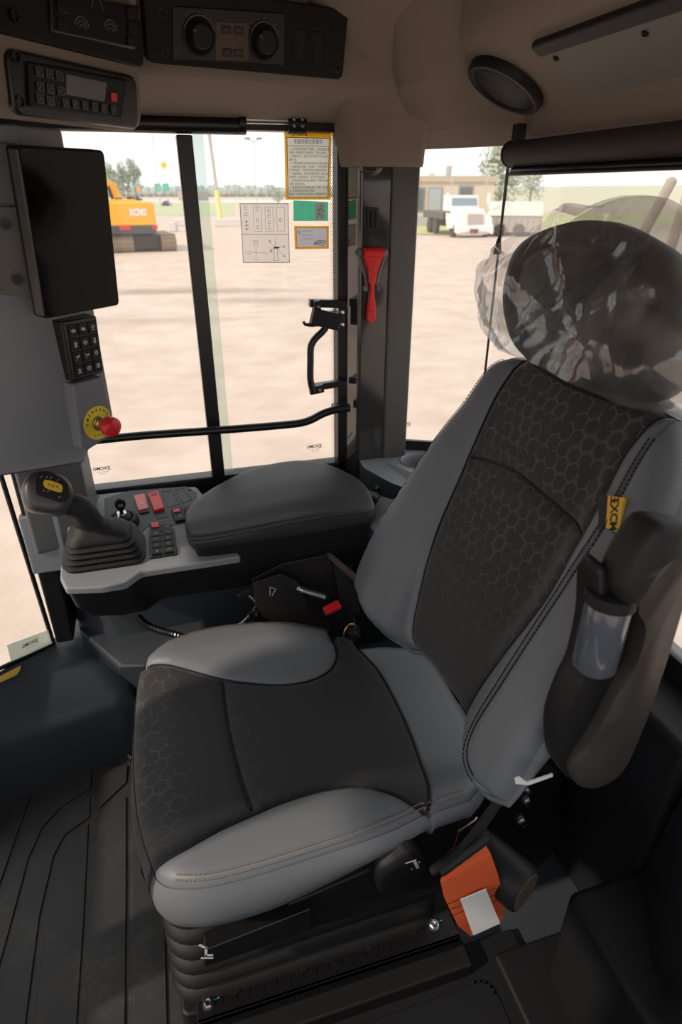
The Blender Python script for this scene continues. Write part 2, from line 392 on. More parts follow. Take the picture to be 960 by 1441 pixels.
# floor pan, lower walls
struct(MB().box(WXY, -0.85, 1.0, -0.05, 1.74, -0.06, -0.012), 'floor', M_dgrey)
struct(MB().box(XF(1.74), -0.34, 0.95, -0.01, 0.70, 0, 0.03), 'wall_right', M_dgrey)
struct(MB().box(XR(0.99), -1.62, -0.08, 0.0, 0.63, 0, 0.03), 'wall_rear', M_dgrey)
# roof shell that closes the cab over the headliner
rf = MB(); rf.box(WXY, -0.85, 1.02, 0.0, 1.80, 1.93, 1.97); rf.box(XF(1.80), -0.85, 1.02, 1.66, 1.93, 0, 0.04); rf.box(XR(1.02), -1.8, 0.0, 1.64, 1.93, 0, 0.03)
rf.box(XF(0.03), -0.85, 1.02, 1.68, 1.93, 0, 0.04); rf.box(XR(-0.82), -1.8, 0.0, 1.70, 1.93, 0, 0.03)
struct(rf, 'trim_8', M_gloss)

# ---- headliner: right beam with slanted lower lip, flat ceiling, flared pillar cover, rear slope
hl = MB()
st = [(-0.85, -0.85, 1.36), (-0.30, -0.30, 1.38), (0.02, 0.03, 1.425), (0.25, 0.24, 1.470), (0.46, 0.45, 1.518), (0.56, 0.55, 1.545), (0.66, 0.62, 1.56)]
rings = []
for xo, xi, yi in st:
    pr = [(xo, 1.725, 1.66), (xo, 1.70, 1.642), (xo, 1.675, 1.640), (xo + (xi - xo) * .3, 1.64, 1.650), (xo + (xi - xo) * .6, (1.66 + yi) / 2, 1.674),
          (xi, yi + 0.015, 1.689), (xi, yi, 1.700), (xi, yi - 0.008, 1.74), (xi, yi - 0.025, 1.82), (xi, yi - 0.07, 1.868), (xi, yi - 0.18, 1.885), (xi, yi - 0.5, 1.89), (xi, 0.06, 1.89), (xi, 0.06, 1.93), (xo, 1.725, 1.93)]
    rings.append(pr)
hl.loft(rings)
# flared cover over the pillar (sections going up)
def sect(x0, x1, yf, z, r):
    return [(a, b, z) for a, b in rrect(x0, x1, yf, 1.735, r, 5)]
hl2 = MB()
hl2.loft([sect(.496, .692, 1.615, 1.548, .02), sect(.492, .692, 1.608, 1.556, .022), sect(.486, .694, 1.603, 1.60, .025), sect(.474, .70, 1.59, 1.65, .03),
          sect(.455, .715, 1.565, 1.70, .04), sect(.425, .75, 1.52, 1.755, .05), sect(.38, .80, 1.45, 1.81, .06), sect(.30, .86, 1.36, 1.86, .07), sect(.22, .92, 1.28, 1.90, .07)])
# rear slope (faces forward and down) over the rear window, from the right corner towards the door
SLO = Fr((0.885, 1.25, 1.655), (0, -1, 0), (-0.146, 0, 0.082))       # a: towards the door, b: up the slope
rs = MB()
def slopering(y, xo=0.0):
    return [(0.955 + xo, y, 1.615), (0.925 + xo, y, 1.600), (0.905 + xo, y, 1.606), (0.895, y, 1.628), (0.885, y, 1.655), (0.80, y, 1.7027), (0.715, y, 1.7504), (0.690, y, 1.768),
            (0.675, y, 1.79), (0.655, y, 1.86), (0.62, y, 1.90), (0.62, y, 1.93), (1.0, y, 1.93), (1.0, y, 1.615)]
rs.loft([slopering(y) for y in (1.53, 1.2, 0.9, 0.6, 0.3, 0.06)])
# corner facet above the rear quarter glass
cf = MB()
cp = [(.680, 1.70, 1.588), (.705, 1.668, 1.588), (.78, 1.628, 1.590), (.90, 1.555, 1.594), (.935, 1.50, 1.600)]
mid = [(.65, 1.70, 1.612), (.665, 1.63, 1.612), (.735, 1.590, 1.628), (.83, 1.545, 1.640), (.90, 1.50, 1.640)]
up_ = [(.58, 1.70, 1.70), (.59, 1.54, 1.70), (.66, 1.51, 1.715), (.745, 1.50, 1.735), (.81, 1.49, 1.70)]
top = [(.50, 1.70, 1.90), (.50, 1.40, 1.89), (.56, 1.36, 1.89), (.62, 1.34, 1.89), (.68, 1.32, 1.80)]
bk = [(x + .02, y + .03, 1.625) for x, y, z in cp]
for lo_, hi_ in ((bk, cp), (cp, mid), (mid, up_), (up_, top)):
    cf.add(lo_ + hi_, [(i, i + 1, 5 + i + 1, 5 + i) for i in range(4)])
ceil = empty('ceiling', (0.2, 0.9, 1.93), 'beige fabric headliner with flared pillar cover and sloped rear', kind='structure')
hl.build('side_beam', M_head, ceil, ang=60); hl2.build('pillar_cover', M_head, ceil, ang=60); rs.build('rear_slope', M_head, ceil, ang=60)
cf.build('corner_facet', M_head, ceil, ang=75)

# ---- right hand window
w1 = empty('window_1', (0.1, 1.7, 0.70), kind='structure')
fr_ = MB(); P = XF(1.715)
for bx in ((-.40, .53, 1.622, 1.668), (-.40, .53, .69, .752), (-.42, -.36, .69, 1.665), (.487, .53, .69, 1.665)): fr_.box(P, *bx, -0.02, 0.03)
fr_.build('window_frame', M_frame, w1, bevel=0.004)
MB().box(P, .103, .139, .745, 1.61, 0.0, 0.034).build('mullion', M_frame, w1, bevel=0.003)
MB().box(XF(1.705), -.36, .125, .75, 1.625, -0.002, 0.002).build('pane', M_glass, w1)
MB().box(XF(1.712), .125, .488, .75, 1.625, -0.002, 0.002).build('pane', M_glass, w1)
eg = MB().box(XF(1.7085), .141, .166, .752, 1.622, -0.0008, 0.0008); eg.build('pane_edge', M_edge, w1, label='pale green overlapping glass edge beside the mullion')
# dotted frit band round the right pane
ft = MB()
PF = XF(1.7085)
def dot(a, b, r):
    ft.add([PF.w(a + r * math.cos(R(60 * k)), b + r * math.sin(R(60 * k)), 0.0) for k in range(6)], [(0, 1, 2, 3, 4, 5)])
row = 0
z = 0.757
while z < 1.622:
    for c in range(4):
        dot(.473 + c * .0048 + (0.0024 if row % 2 else 0), z, (0.0009, 0.0013, .0017, .0021)[c])
    z += 0.0046; row += 1
for rw in range(4):
    x = .415 if rw > -1 else 0
    while x < .473:
        dot(x + (0.0024 if rw % 2 else 0), 1.620 - rw * .0046, (.0021, .0017, .0013, .0009)[rw]); x += .0048
x = .17
while x < .473:
    dot(x, .755, .0017); dot(x + .0024, .7595, .001); x += .0048
ft.build('dotted_frit', M_ink, w1, kind='stuff', recalc=False)

# stickers on the right pane (film inside the glass)
def film(fr, px, m, name, label, parent=w1, t=0.0004, h=0.0):
    pts = fr.tr(px); o = MB().prism(fr, pts, h, h + t).build(name, m, parent, label=label, smooth=False); return o
PS = XF(1.7065)
def ring_film(fr, q, ul, ur, vt, vb, m, name, label):
    mb = MB()
    for (u0, v0, u1, v1) in ((0, 0, 1, vt), (0, 1 - vb, 1, 1), (0, vt, ul, 1 - vb), (1 - ur, vt, 1, 1 - vb)):
        mb.prism(fr, [inner(fr, q, u0, v0), inner(fr, q, u0, v1), inner(fr, q, u1, v1), inner(fr, q, u1, v0)], 0.0, .0004)
    return mb.build(name, m, w1, label=label, smooth=False)
def inner(fr, q, u, v):                                       # bilinear point of a quad TL TR BR BL, u right, v down
    (a, b, c, d) = [np.array(x) for x in fr.tr(q)]
    p = (a * (1 - u) + b * u) * (1 - v) + (d * (1 - u) + c * u) * v; return (float(p[0]), float(p[1]))
q = [(400, 183), (467, 185), (465, 281), (402, 281)]
s1 = ring_film(PS, q, .05, .05, .10, .035, M_warny, 'warning_sticker', 'tall amber bordered notice of Chinese operating rules')
I = lambda u, v: inner(PS, q, u, v)
pp = MB().prism(PS, [I(.05, .10), I(.95, .10), I(.94, .965), I(.06, .965)], .0005, .0008).build('notice_field', M_warn, w1)
ln = MB(); stroke(ln, PS, [I(.05, .10), I(.95, .10), I(.94, .965), I(.06, .965)], .0014, .0009, .0012, True); stroke(ln, PS, [I(.05, .215), I(.95, .215)], .001, .0009, .0012)
ln.build('notice_border', M_ink, w1, smooth=False)
W_ = abs(I(1, .5)[0] - I(0, .5)[0])
def tx(fr, p, s, size, m=M_ink, parent=w1, **k): return text(fr, p[0], p[1], s, size, m, parent, **k)
logo(PS, *I(.30, .05), .011, M_ink, w1, h=.0012)
tx(PS, I(.5, .16), '机器使用注意事项', .0115, h=.0012, width=W_ * .6)
rows = ['  1. 启动前应检查工作装置，注意机器四周', '无障碍，鸣喇叭后方可启动机器，行走应注意安全。', '  2. 机器作业时，禁止任何人员在铲斗下站立或', '通过行走。', '  3. 驾驶操作前必须系好安全带。',
        '  4. 机器在坡道行驶时，注意慢行，严禁空挡滑行', '及下坡时熄火，行车制动时应先降低发动机转速。', '  5. 机器停放时，应将变速操纵杆置于空挡位置', '拉起制动，关闭电源开关，放下铲斗并锁住车门。',
        '  6. 发动机未熄火时禁止加注燃油，严禁带火检查', '油箱，检修应先停机。', '  7. 每班作业前应检查制动系统，轮胎，液压油', '位，并按要求加注润滑油进行保养。', '■ 注意：未经培训的人员禁止操作，请仔细阅读手册。']
for i, r_ in enumerate(rows):
    full = len(r_) > 17
    tx(PS, I(.09, .262 + i * .0505), r_, .0062, h=.0012, align='LEFT', width=W_ * .82 if full else W_ * .82 * len(r_) / 24, name='notice_line')
# green exit sticker: outline runner and hammer instruction
q = [(413, 282), (462, 284), (462, 311), (413, 311)]
film(PS, q, M_greenst, 'exit_sticker', 'small green emergency exit sticker with running figure')
I = lambda u, v: inner(PS, q, u, v)
g = MB(); stroke(g, PS, [I(.5, 0.02), I(.5, .98)], .0015, .0006, .0009)
g.prism(PS, [I(.62, .08), I(.9, .08), I(.9, .92), I(.62, .92)], .0006, .0008)
for a, b in (((.25, .15), (.20, .32)), ((.25, .15), (.31, .3)), ((.2, .45), (.31, .5)), ((.22, .6), (.30, .7))): stroke(g, PS, [I(*a), I(*b)], .0016, .0006, .0009)
g.build('exit_print', M_white, w1, smooth=False)
g = MB(); g.prism(PS, circ(*I(.80, .22), .0022, 10), .0009, .0011)
for pth in (((.77, .33), (.73, .60)), ((.77, .36), (.86, .46)), ((.77, .36), (.68, .46)), ((.73, .60), (.82, .72), (.80, .88)), ((.73, .60), (.66, .80))): stroke(g, PS, [I(*k) for k in pth], .0022, .0009, .0011)
g.build('running_figure', M_green, w1, smooth=False)
# silver yellow bordered sticker
q = [(414, 318), (463, 318), (463, 350), (415, 351)]
ring_film(PS, q, .06, .06, .08, .08, M_warny, 'caution_sticker', 'small yellow bordered silver sticker with an open book drawing')
I = lambda u, v: inner(PS, q, u, v)
MB().prism(PS, [I(.06, .08), I(.94, .08), I(.94, .92), I(.06, .92)], .0005, .0008).build('silver_field', M_silverf, w1)
g = MB(); stroke(g, PS, [I(.06, .08), I(.94, .08), I(.94, .92), I(.06, .92)], .0007, .0009, .0011, True); stroke(g, PS, circ(*I(.13, .27), .0032, 8), .0009, .0009, .0011, True)
stroke(g, PS, [I(.55, .78), I(.66, .62), I(.90, .66), I(.84, .84), I(.55, .78)], .0014, .0009, .0011); stroke(g, PS, [I(.60, .74), I(.82, .72)], .002, .0009, .0011)
g.build('book_drawing', M_ink, w1, smooth=False)
for i, s_ in enumerate(('READ MANUAL', 'BEFORE USE', 'OPERATE SAFELY')): tx(PS, I(.22, .22 + i * .17), s_, .0042, m=M_inkg, h=.0012, align='LEFT', name='caution_line')
# clear function chart
q = [(337, 286), (406, 286), (408, 370), (342, 370)]
film(PS, q, M_clearst, 'function_chart_sticker', 'clear rectangular chart of machine function symbols')
I = lambda u, v: inner(PS, q, u, v)
g = MB(); stroke(g, PS, [I(0.01, .01), I(.99, .01), I(.99, .99), I(.01, .99)], .0011, .0006, .0009, True); stroke(g, PS, [I(.01, .51), I(.99, .51)], .0010, .0006, .0009)
thin = .00055
for u in (.27, .51, .75): stroke(g, PS, [I(u, .06), I(u + .16, .06), I(u + .16, .46), I(u, .46)], thin, .0006, .0009, True)
for u, v in ((.12, .08), (.12, .18), (.35, .1), (.35, .28), (.35, .39), (.59, .12), (.59, .21), (.59, .31), (.59, .40), (.83, .27)):
    stroke(g, PS, circ(*I(u, v), .0038, 7, 20, 330), thin * 1.3, .0006, .0009)
for u, v in ((.12, .30), (.12, .36), (.12, .42)): stroke(g, PS, [I(u - .03, v), I(u + .03, v)], .0014, .0006, .0009); stroke(g, PS, [I(u, v - .03), I(u, v + .03)], thin, .0006, .0009)
for u, v in ((.12, .82), (.46, .82), (.29, .63), (.29, .69), (.29, .93)): stroke(g, PS, [I(u - .05, v - .012), I(u + .03, v - .02), I(u + .05, v + .02), I(u - .04, v + .02)], thin, .0006, .0009, True)
stroke(g, PS, [I(.2, .82), I(.38, .82)], thin, .0006, .0009); stroke(g, PS, [I(.29, .75), I(.29, .88)], thin, .0006, .0009)
stroke(g, PS, [I(.70, .58), I(.70, .74), I(.66, .76), I(.67, .90), I(.64, .93), I(.68, .96), I(.74, .96), I(.77, .93), I(.74, .90), I(.74, .76)], thin * 1.4, .0006, .0009)
for u, v in ((.58, .63), (.60, .79), (.88, .72), (.88, .88)): stroke(g, PS, [I(u, v), I(.70, .74)], thin * .8, .0006, .0009); stroke(g, PS, circ(*I(u, v), .0028, 6), thin * 1.6, .0006, .0009, True)
g.prism(PS, [I(.66, .72), I(.78, .72), I(.78, .75), I(.66, .75)], .0006, .0009)
g.build('chart_drawing', M_inkg, w1, smooth=False)
# maker marks etched backwards at the foot of the panes (read from outside)
def mark(fr, px, parent, s=.013, name='glass_mark'):
    a, b = fr.uv(*px); logo(fr, a, b, s, M_ink, parent, mirror=True, h=.0012)
    text(fr, a, b - s * .8, 'SAFETY GLASS', s * .36, M_inkg, parent, name, mirror=True, h=.0012); text(fr, a, b - s * 1.25, 'AS1 DOT', s * .36, M_inkg, parent, name, mirror=True, h=.0012)
mark(PS, (144, 659), w1); mark(PS, (443, 628), w1)

# black roller bar above the right window
rb = empty('roller_blind', (0.2, 1.68, 1.60), 'black roller blind bar along the top of the side window', 'blind')
t_ = at(150, 170, 'y', 1.67); t2 = at(345, 174, 'y', 1.67); t3 = at(352, 172, 'y', 1.67); t4 = at(412, 176, 'y', 1.67)
MB().tube([(-.36, 1.675, 1.630), (.245, 1.675, 1.630)], .019, 14).build('roller_tube', M_blacks, rb)
MB().tube([(.245, 1.675, 1.634), (.262, 1.675, 1.634)], .023, 14).build('end_cap', M_blacks, rb, bevel=.002)
MB().tube([(.262, 1.675, 1.642), (.36, 1.675, 1.642)], .009, 10).build('axle', M_steel, rb)
MB().tube([(.36, 1.675, 1.636), (.405, 1.675, 1.636)], .021, 14).build('end_cap', M_blacks, rb, bevel=.002)
for k in range(4): MB().lathe(XF(1.653), [(.004, 0), (.004, .004), (.002, .006)], 8, .372 + .02 * (k % 2), 1.630 + .014 * (k // 2)).build('screw', M_steel, rb)

# ---- B pillar: reflective door jamb, glossy post, satin trim
b1 = empty('trim_1', (.58, 1.65, .65), kind='structure')
MB().prism(WXY, [(.499, 1.705), (.503, 1.695), (.530, 1.640), (.545, 1.640), (.545, 1.705)], .66, 1.66).build('door_jamb', mat('mirror_gloss_jamb', (.10, .095, .09), .06, metal=.6, coat=1.0), b1, bevel=.002)
MB().box(XF(1.665), .528, .622, .62, 1.57, -.05, .028).build('glossy_post', M_gloss, b1, bevel=.012, seg=4)
MB().box(XF(1.66), .612, .688, .735, 1.57, -.05, .03).build('satin_cover', M_pillar, b1, bevel=.008, seg=3)
q = [(511, 292), (533, 292), (533, 320), (527, 326), (514, 326), (511, 318)]
pf = XF(1.6365); MB().prism(pf, pf.tr(q), -.001, .004).build('oval_cap', M_blacks, b1, bevel=.002)
lv = MB()
for k in range(3): lv.box(pf, *(lambda c: (c[0] - .0025, c[0] + .0025, c[1] - .02, c[1] + .02))(pf.uv(516 + k * 6, 308)), .003, .007)
lv.build('cap_rib', M_black, b1, bevel=.001)
a, b = pf.uv(522, 232); MB().lathe(pf, [(.030, -.002), (.030, .003), (.024, .005), (.010, .004), (0.001, .003)], 20, a, b - .005, 1, .6).build('moulded_dimple', M_gloss, b1)

# ---- rear quarter glass and rear window
w2 = empty('window_2', (.8, 1.64, .80), kind='structure')
QD = np.array((.215, -.105)); QL = np.linalg.norm(QD)
QF = Fr((.69, 1.695, 0), (QD[0], QD[1], 0), (0, 0, 1))
MB().box(QF, -.005, QL, .79, 1.61, -.002, .002).build('pane', M_glass, w2)
MB().box(QF, -.01, QL, .765, .802, -.01, .006).build('lower_seal', M_frame, w2, bevel=.002)
mark(QF.moved(0, 0, .003), (569, 596), w2, .012)
w3 = empty('window_3', (.93, .8, .66), kind='structure')
XG = .918
RG = XR(XG)
MB().box(RG, -1.59, -.12, .66, 1.62, -.002, .002).build('pane', M_glassd, w3)
MB().box(RG, -1.60, -.10, .62, .672, -.012, .012).build('lower_seal', M_frame, w3, bevel=.003)
MB().tube([(.908, 1.592, 1.62), (.908, 1.592, .78)], .0035, 8).build('corner_seal', M_frame, w3)
MB().box(RG, -.14, -.06, .62, 1.64, -.02, .03).build('door_side_post', M_frame, w3, bevel=.004)
struct(MB().box(RG, -.0, .10, -.05, 0.0, -.02, .03), 'trim_9', M_gloss) if False else None

# roller blind of the rear window
bl = empty('roller_blind', (.87, .9, 1.55), 'dark brown roller blind rolled up above the rear window', 'blind')
def rearpt(px, py, x=.872): return at(px, py, 'x', x)
c0 = rearpt(721, 217); dirv = np.array((0, -1, 0.0))
MB().tube([tuple(c0), tuple(c0 + dirv * 1.25)], .027, 20).build('roller_tube', mat('brown_black_blind_fabric', (.035, .028, .024), .7), bl)
MB().tube([tuple(c0 + np.array((0, .006, 0))), tuple(c0)], .029, 20).build('end_cap', M_blacks, bl, bevel=.001)
c1 = c0 + np.array((0.002, -.012, -.036))
MB().tube([tuple(c1), tuple(c1 + dirv * 1.25)], .0095, 12).build('bottom_bar', M_blacks, bl)
MB().tube([tuple(c1 + np.array((-.012, -.004, -.006))), tuple(c1 + dirv * 1.25 + np.array((-.012, 0, -.006)))], .004, 8).build('trim_strip', M_black, bl)
MB().box(Fr(tuple(c0 + np.array((0, -.02, 0))), (0, -1, 0), (0, 0, 1)), -.012, .012, .02, .06, -.012, .012).build('bracket', M_black, bl, bevel=.002)
cz = [(c0[0] - .02, c0[1] + .008, c0[2] + .01)]
cpx = [(716, 225), (713, 262), (709, 295), (704, 332)]
cord = [tuple(c0 + np.array((-.01, .012, .012)))] + [tuple(at(u, v, 'x', .865)) for u, v in cpx]
MB().tube(crom(cord, .01), .0022, 8).build('pull_cord', M_blacks, bl)
e = np.array(cord[-1]); MB().tube([tuple(e), tuple(e + np.array((-.002, 0, -.012))), tuple(e + np.array((-.003, 0, -.038))), tuple(e + np.array((-.003, 0, -.042)))], [.004, .006, .0105, .009], 14).build('cord_toggle', M_blacks, bl)

# ---- speaker and hatch on the rear slope
SPK = Fr(SLO.w(0, 0, 0), SLO.U, SLO.V)
sc_ = at(714, 116, 'x', 0.775)
def on_slope(px, py): return SLO.uv(px, py)
a, b = on_slope(714, 116)
sp = empty('ceiling_speaker', SLO.w(a, b, .0), 'round black speaker grille in the headliner above the rear corner glass', 'speaker')
SP2 = SLO.moved(a, b, 0)
SPV = Fr(SP2.O + np.array((0, 0, .0)), (.62, -.78, -.12), (-.35, -.1, .62))
SPV = Fr(SLO.w(a, b, .010), SLO.U, SLO.V)
MB().lathe(SPV, [(.001, .005), (.070, .005), (.074, .003)], 40).build('grille', M_rubber, sp)
MB().lathe(SPV, [(.072, -.03), (.072, .006), (.076, .010), (.083, .010), (.088, .004), (.089, -.03)], 40).build('bezel', M_black, sp)
for k in range(3): MB().lathe(SPV, [(.004, .003), (.004, .006), (.001, .007)], 8, .058 * math.cos(R(80 + 120 * k)), .058 * math.sin(R(80 + 120 * k))).build('screw', M_blacks, sp)
hq = [(750, 58), (835, 133), (960, 107), (960, -22)]
hp = SLO.tr(hq)
ymax = 1.0
a0 = (hp[0][0] + hp[1][0]) / 2; b0 = hp[1][1]; b1_ = hp[0][1]
ht = empty('overhead_hatch', SLO.w(a0, b0, 0), 'flat grey-brown hatch panel on the sloped ceiling above the rear window', 'panel')
MB().rbox(SLO, a0, 1.1, b0 + .004, b1_ - .022, -.002, .006, .018).build('hatch_panel', M_headp, ht, bevel=.003)
MB().rbox(SLO, a0 - .006, 1.1, b0 - .004, b1_ - .015, -.002, .003, .02).build('hatch_rim', M_head, ht, bevel=.002)
MB().rbox(SLO, a0 - .003, 1.1, b1_ - .028, b1_ + .002, -.002, .014, .008).build('hatch_lip', M_rubber, ht, bevel=.005)
for aa, bb in ((a0 + .022, b1_ - .045), (a0 + .25, b1_ - .05)): MB().lathe(SLO, [(.006, .004), (.006, .009), (.003, .010), (.003, .007)], 10, aa, bb).build('screw', M_black, ht)

# ---- front corner glass, A pillar column
w4 = empty('window_4', (-.45, 1.45, .38), kind='structure')
gtop = np.array((-.405, 1.53, 1.60)); gbot = at(75, 905, 'y', 1.62)
gl = at(0, 940, 'y', 1.50); gl2 = gl + (gl - gbot) * 1.2
def slab(mb, c, t=.004):
    c = [np.array(p, float) for p in c]; n = np.cross(c[1] - c[0], c[3] - c[0]); n /= np.linalg.norm(n)
    return mb.add([p - n * t / 2 for p in c] + [p + n * t / 2 for p in c], [(3, 2, 1, 0), (4, 5, 6, 7), (0, 1, 5, 4), (1, 2, 6, 5), (2, 3, 7, 6), (3, 0, 4, 7)])
up = np.array((.0, .012, 1.0)); hgt = 1.25
sb = at(0, 665, 'y', 1.63)                                # a point of the seam higher up
sdir = (sb - gbot); sdir /= sdir[2]
gt = gbot + sdir * hgt
slab(MB(), [gl2, gbot, gt, gl2 + sdir * hgt]).build('pane', M_glass, w4)
gq = gbot + np.array((.04, .10, .0))
slab(MB(), [gbot, gq, gq + sdir * hgt, gt]).build('pane', M_glass, w4)
MB().tube([tuple(gbot - sdir * .02), tuple(gt)], .0065, 8).build('glass_seam', M_frame, w4)
MB().tube([tuple(gl2), tuple(gbot + np.array((0, 0, -.002)))], .006, 8).build('lower_seal', M_frame, w4)
GFR = Fr(gbot, gbot - gl2, sdir)
# pale label on the corner glass
lp = GFR.tr([(10, 908), (70, 886), (76, 906), (16, 931)], .004)
MB().prism(GFR, lp, .003, .0036).build('glass_label', M_pale, w4, label='pale rectangular label low on the front corner glass', smooth=False)
a, b = GFR.uv(43, 905, .004); logo(GFR, a, b, .014, M_ink, w4, mirror=True, h=.0042)
text(GFR, a + .004, b - .013, 'SAFETY GLASS', .005, M_inkg, w4, 'glass_mark', mirror=True, h=.0042)
# front frame outside the picture: windscreen posts, dash and door post that a real cab has
struct(MB().box(XF(-.14), -.85, 1.02, -.02, .72, 0, .04), 'wall_left', M_dgrey)
struct(MB().box(XR(-.84), -1.30, .14, -.02, .40, 0, .04), 'wall_front', M_dgrey)
fp = MB(); fp.box(XF(-.14), .62, .72, .70, 1.70, 0, .05); fp.box(XF(1.52), -.80, -.74, .3, 1.75, 0, .06); fp.box(XF(.12), -.80, -.74, -.02, 1.75, 0, .06); fp.box(XF(.07), .70, .98, -.02, 1.70, 0, .05)
struct(fp, 'trim_2', M_frame, bevel=.01)

# dash box at the front right corner and its yellow marker
db = empty('trim_3', (-.5, 1.5, 0), kind='structure')
gx_, gy_ = gl2[0], gl2[1]; zt = gbot[2] - .010; zt2 = gl2[2] - .010
def boxring(pts, z): return [(x, y, z) for x, y in pts] + [(-.185, 1.72, z), (-.38, 1.72, z), (gbot[0] - .005, gbot[1] + .005, z), (gx_, gy_, z)]
bot = boxring([(gx_ + .05, gy_ - .10), (-.54, 1.345), (-.25, 1.415), (-.19, 1.44)], -.01)
midr = boxring([(gx_ + .05, gy_ - .10), (-.54, 1.355), (-.25, 1.425), (-.20, 1.45)], .185)
mid2 = boxring([(gx_ + .05, gy_ - .07), (-.54, 1.375), (-.26, 1.445), (-.22, 1.465)], .215)
topr = [(gx_ + .02, gy_ - .002, zt2), (float(gl[0]), float(gl[1]) - .004, gl[2] - .008), tuple(gbot + np.array((.01, -.01, -.008))), (-.355, 1.60, zt), (-.345, 1.72, zt), (-.38, 1.72, zt), (gbot[0] - .005, gbot[1] + .005, zt - .01), (gx_, gy_, zt2 - .01)]
MB().loft([bot, midr, mid2, topr]).build('moulded_box', M_dgrey, db, ang=50)
q = [(-20, 962), (30, 936), (29, 942), (24, 950), (-20, 970)]
n_ = np.cross(np.array(mid2[1]) - np.array(topr[1]), np.array(topr[2]) - np.array(topr[1])); n_ /= np.linalg.norm(n_)
DT = Fr(topr[1], np.array(topr[2]) - np.array(topr[1]), np.array(topr[1]) - np.array(mid2[1]))
MB().prism(DT, DT.tr(q, .003), -.004, .004).build('yellow_marker', mat('bright_yellow_marker', (.95, .62, .10), .4), db, bevel=.002, label='yellow strip below the front corner glass')

# ---- floor mat with raised ribs
fm = empty('floor_mat', (-.35, .9, 0), 'black rubber floor mat with grooves and dusty footprints', 'mat')
matm = bpy.data.materials.new('dusty_rubber_mat'); matm.use_nodes = True; nt = matm.node_tree; p_ = nt.nodes['Principled BSDF']
tc = nt.nodes.new('ShaderNodeTexCoord'); n1 = nt.nodes.new('ShaderNodeTexNoise'); n1.inputs['Scale'].default_value = 5; n1.inputs['Detail'].default_value = 8; n1.inputs['Roughness'].default_value = .7
vo = nt.nodes.new('ShaderNodeTexVoronoi'); vo.inputs['Scale'].default_value = 45
mr = nt.nodes.new('ShaderNodeMapRange'); mr.inputs['From Min'].default_value = .48; mr.inputs['From Max'].default_value = .75
m2 = nt.nodes.new('ShaderNodeMath'); m2.operation = 'MULTIPLY'; m3 = nt.nodes.new('ShaderNodeMapRange'); m3.inputs['From Min'].default_value = .55; m3.inputs['From Max'].default_value = .1; m3.inputs['To Min'].default_value = .35
mx = nt.nodes.new('ShaderNodeMix'); mx.data_type = 'RGBA'; mx.inputs['A'].default_value = (.030, .029, .029, 1); mx.inputs['B'].default_value = (.115, .095, .08, 1)
for a_, b_ in ((tc.outputs['Object'], n1.inputs['Vector']), (tc.outputs['Object'], vo.inputs['Vector']), (n1.outputs['Fac'], mr.inputs[0]), (vo.outputs['Distance'], m3.inputs[0]), (mr.outputs[0], m2.inputs[0]), (m3.outputs[0], m2.inputs[1]), (m2.outputs[0], mx.inputs['Factor']), (mx.outputs['Result'], p_.inputs['Base Color'])): nt.links.new(a_, b_)
p_.inputs['Roughness'].default_value = .5
FL = Fr((0, 0, 0), (1, 0, 0), (0, 1, 0))
MB().box(FL, -.80, -.11, .05, 1.42, -.012, -.001).build('mat_base', matm, fm)
def fpx(pts, h=0): return FL.tr(pts, h)
ribs = [[(-60, 1120), (46, 1085), (50, 1100), (-5, 1260), (-60, 1420)],
        [(52, 1100), (130, 1080), (128, 1110), (88, 1135), (60, 1165), (40, 1210), (8, 1330), (-30, 1460), (-60, 1460), (-20, 1330), (14, 1240), (42, 1130)],
        [(127, 1122), (127, 1150), (92, 1175), (76, 1205), (56, 1290), (34, 1460), (-18, 1460), (20, 1320), (40, 1225), (60, 1180), (90, 1145)],
        [(125, 1160), (118, 1300), (107, 1460), (46, 1460), (66, 1290), (84, 1215), (98, 1185)],
        [(141, 1083), (180, 1078), (178, 1102), (140, 1138)],
        [(139, 1152), (178, 1122), (178, 1260), (176, 1460), (120, 1460), (128, 1300)],
        [(187, 1110), (200, 1230), (232, 1290), (236, 1460), (188, 1460), (186, 1260)]]
for rr_ in ribs:
    MB().prism(FL, fpx(rr_), -.002, .004).build('raised_rib', matm, fm, bevel=.0018)
nb = MB(); nb.tube([tuple(at(*p, 'z', .006)) for p in ((-30, 1112), (60, 1085), (135, 1064), (138, 1066))], .006, 8); nb.tube([tuple(at(*p, 'z', .006)) for p in ((141, 1066), (178, 1060), (186, 1068))], .006, 8)
nb.build('mat_edge', matm, fm)
# ================================================================== THE DRIVER SEAT
seat = empty('driver_seat', (.15, .93, 0), 'grey leather and charcoal honeycomb fabric suspension seat facing left', 'seat')
BK = Fr((.42, .91, .55), (0, -1, 0), (.4, 0, 1))
CU = Fr((0, .93, .5), (1, 0, 0), (0, 1, 0))
def hb(a, b):
    x = abs(a - .01); k = 1 - .45 * sstep(b, .45, .72)
    return .052 * sstep(x, .15, .27) * k + .012 * math.exp(-((b - .22) / .16) ** 2) - .02 * sstep(b, .6, .75) - .03 * sstep(-b, -.04, .12)
def hc(a, b):
    return .036 * sstep(abs(b), .15, .26) + .012 * math.cos(min(1.5, abs(a - .12) * 5)) - .02 * sstep(-a, .06, .17) - .015 * sstep(a, .3, .42)
def trc(fr, pts, hf, off=0.0, step=.006, curve=True):
    q = [fr.uvf(p[0], p[1], (lambda a, b: hf(a, b) + off)) for p in pts]
    return crom(q, step) if curve else q
def join(*cs):
    out = []
    for c in cs:
        for p in c:
            if not out or math.dist(out[-1], p) > .0012: out.append(p)
    if math.dist(out[0], out[-1]) < .0012: out.pop()
    return out
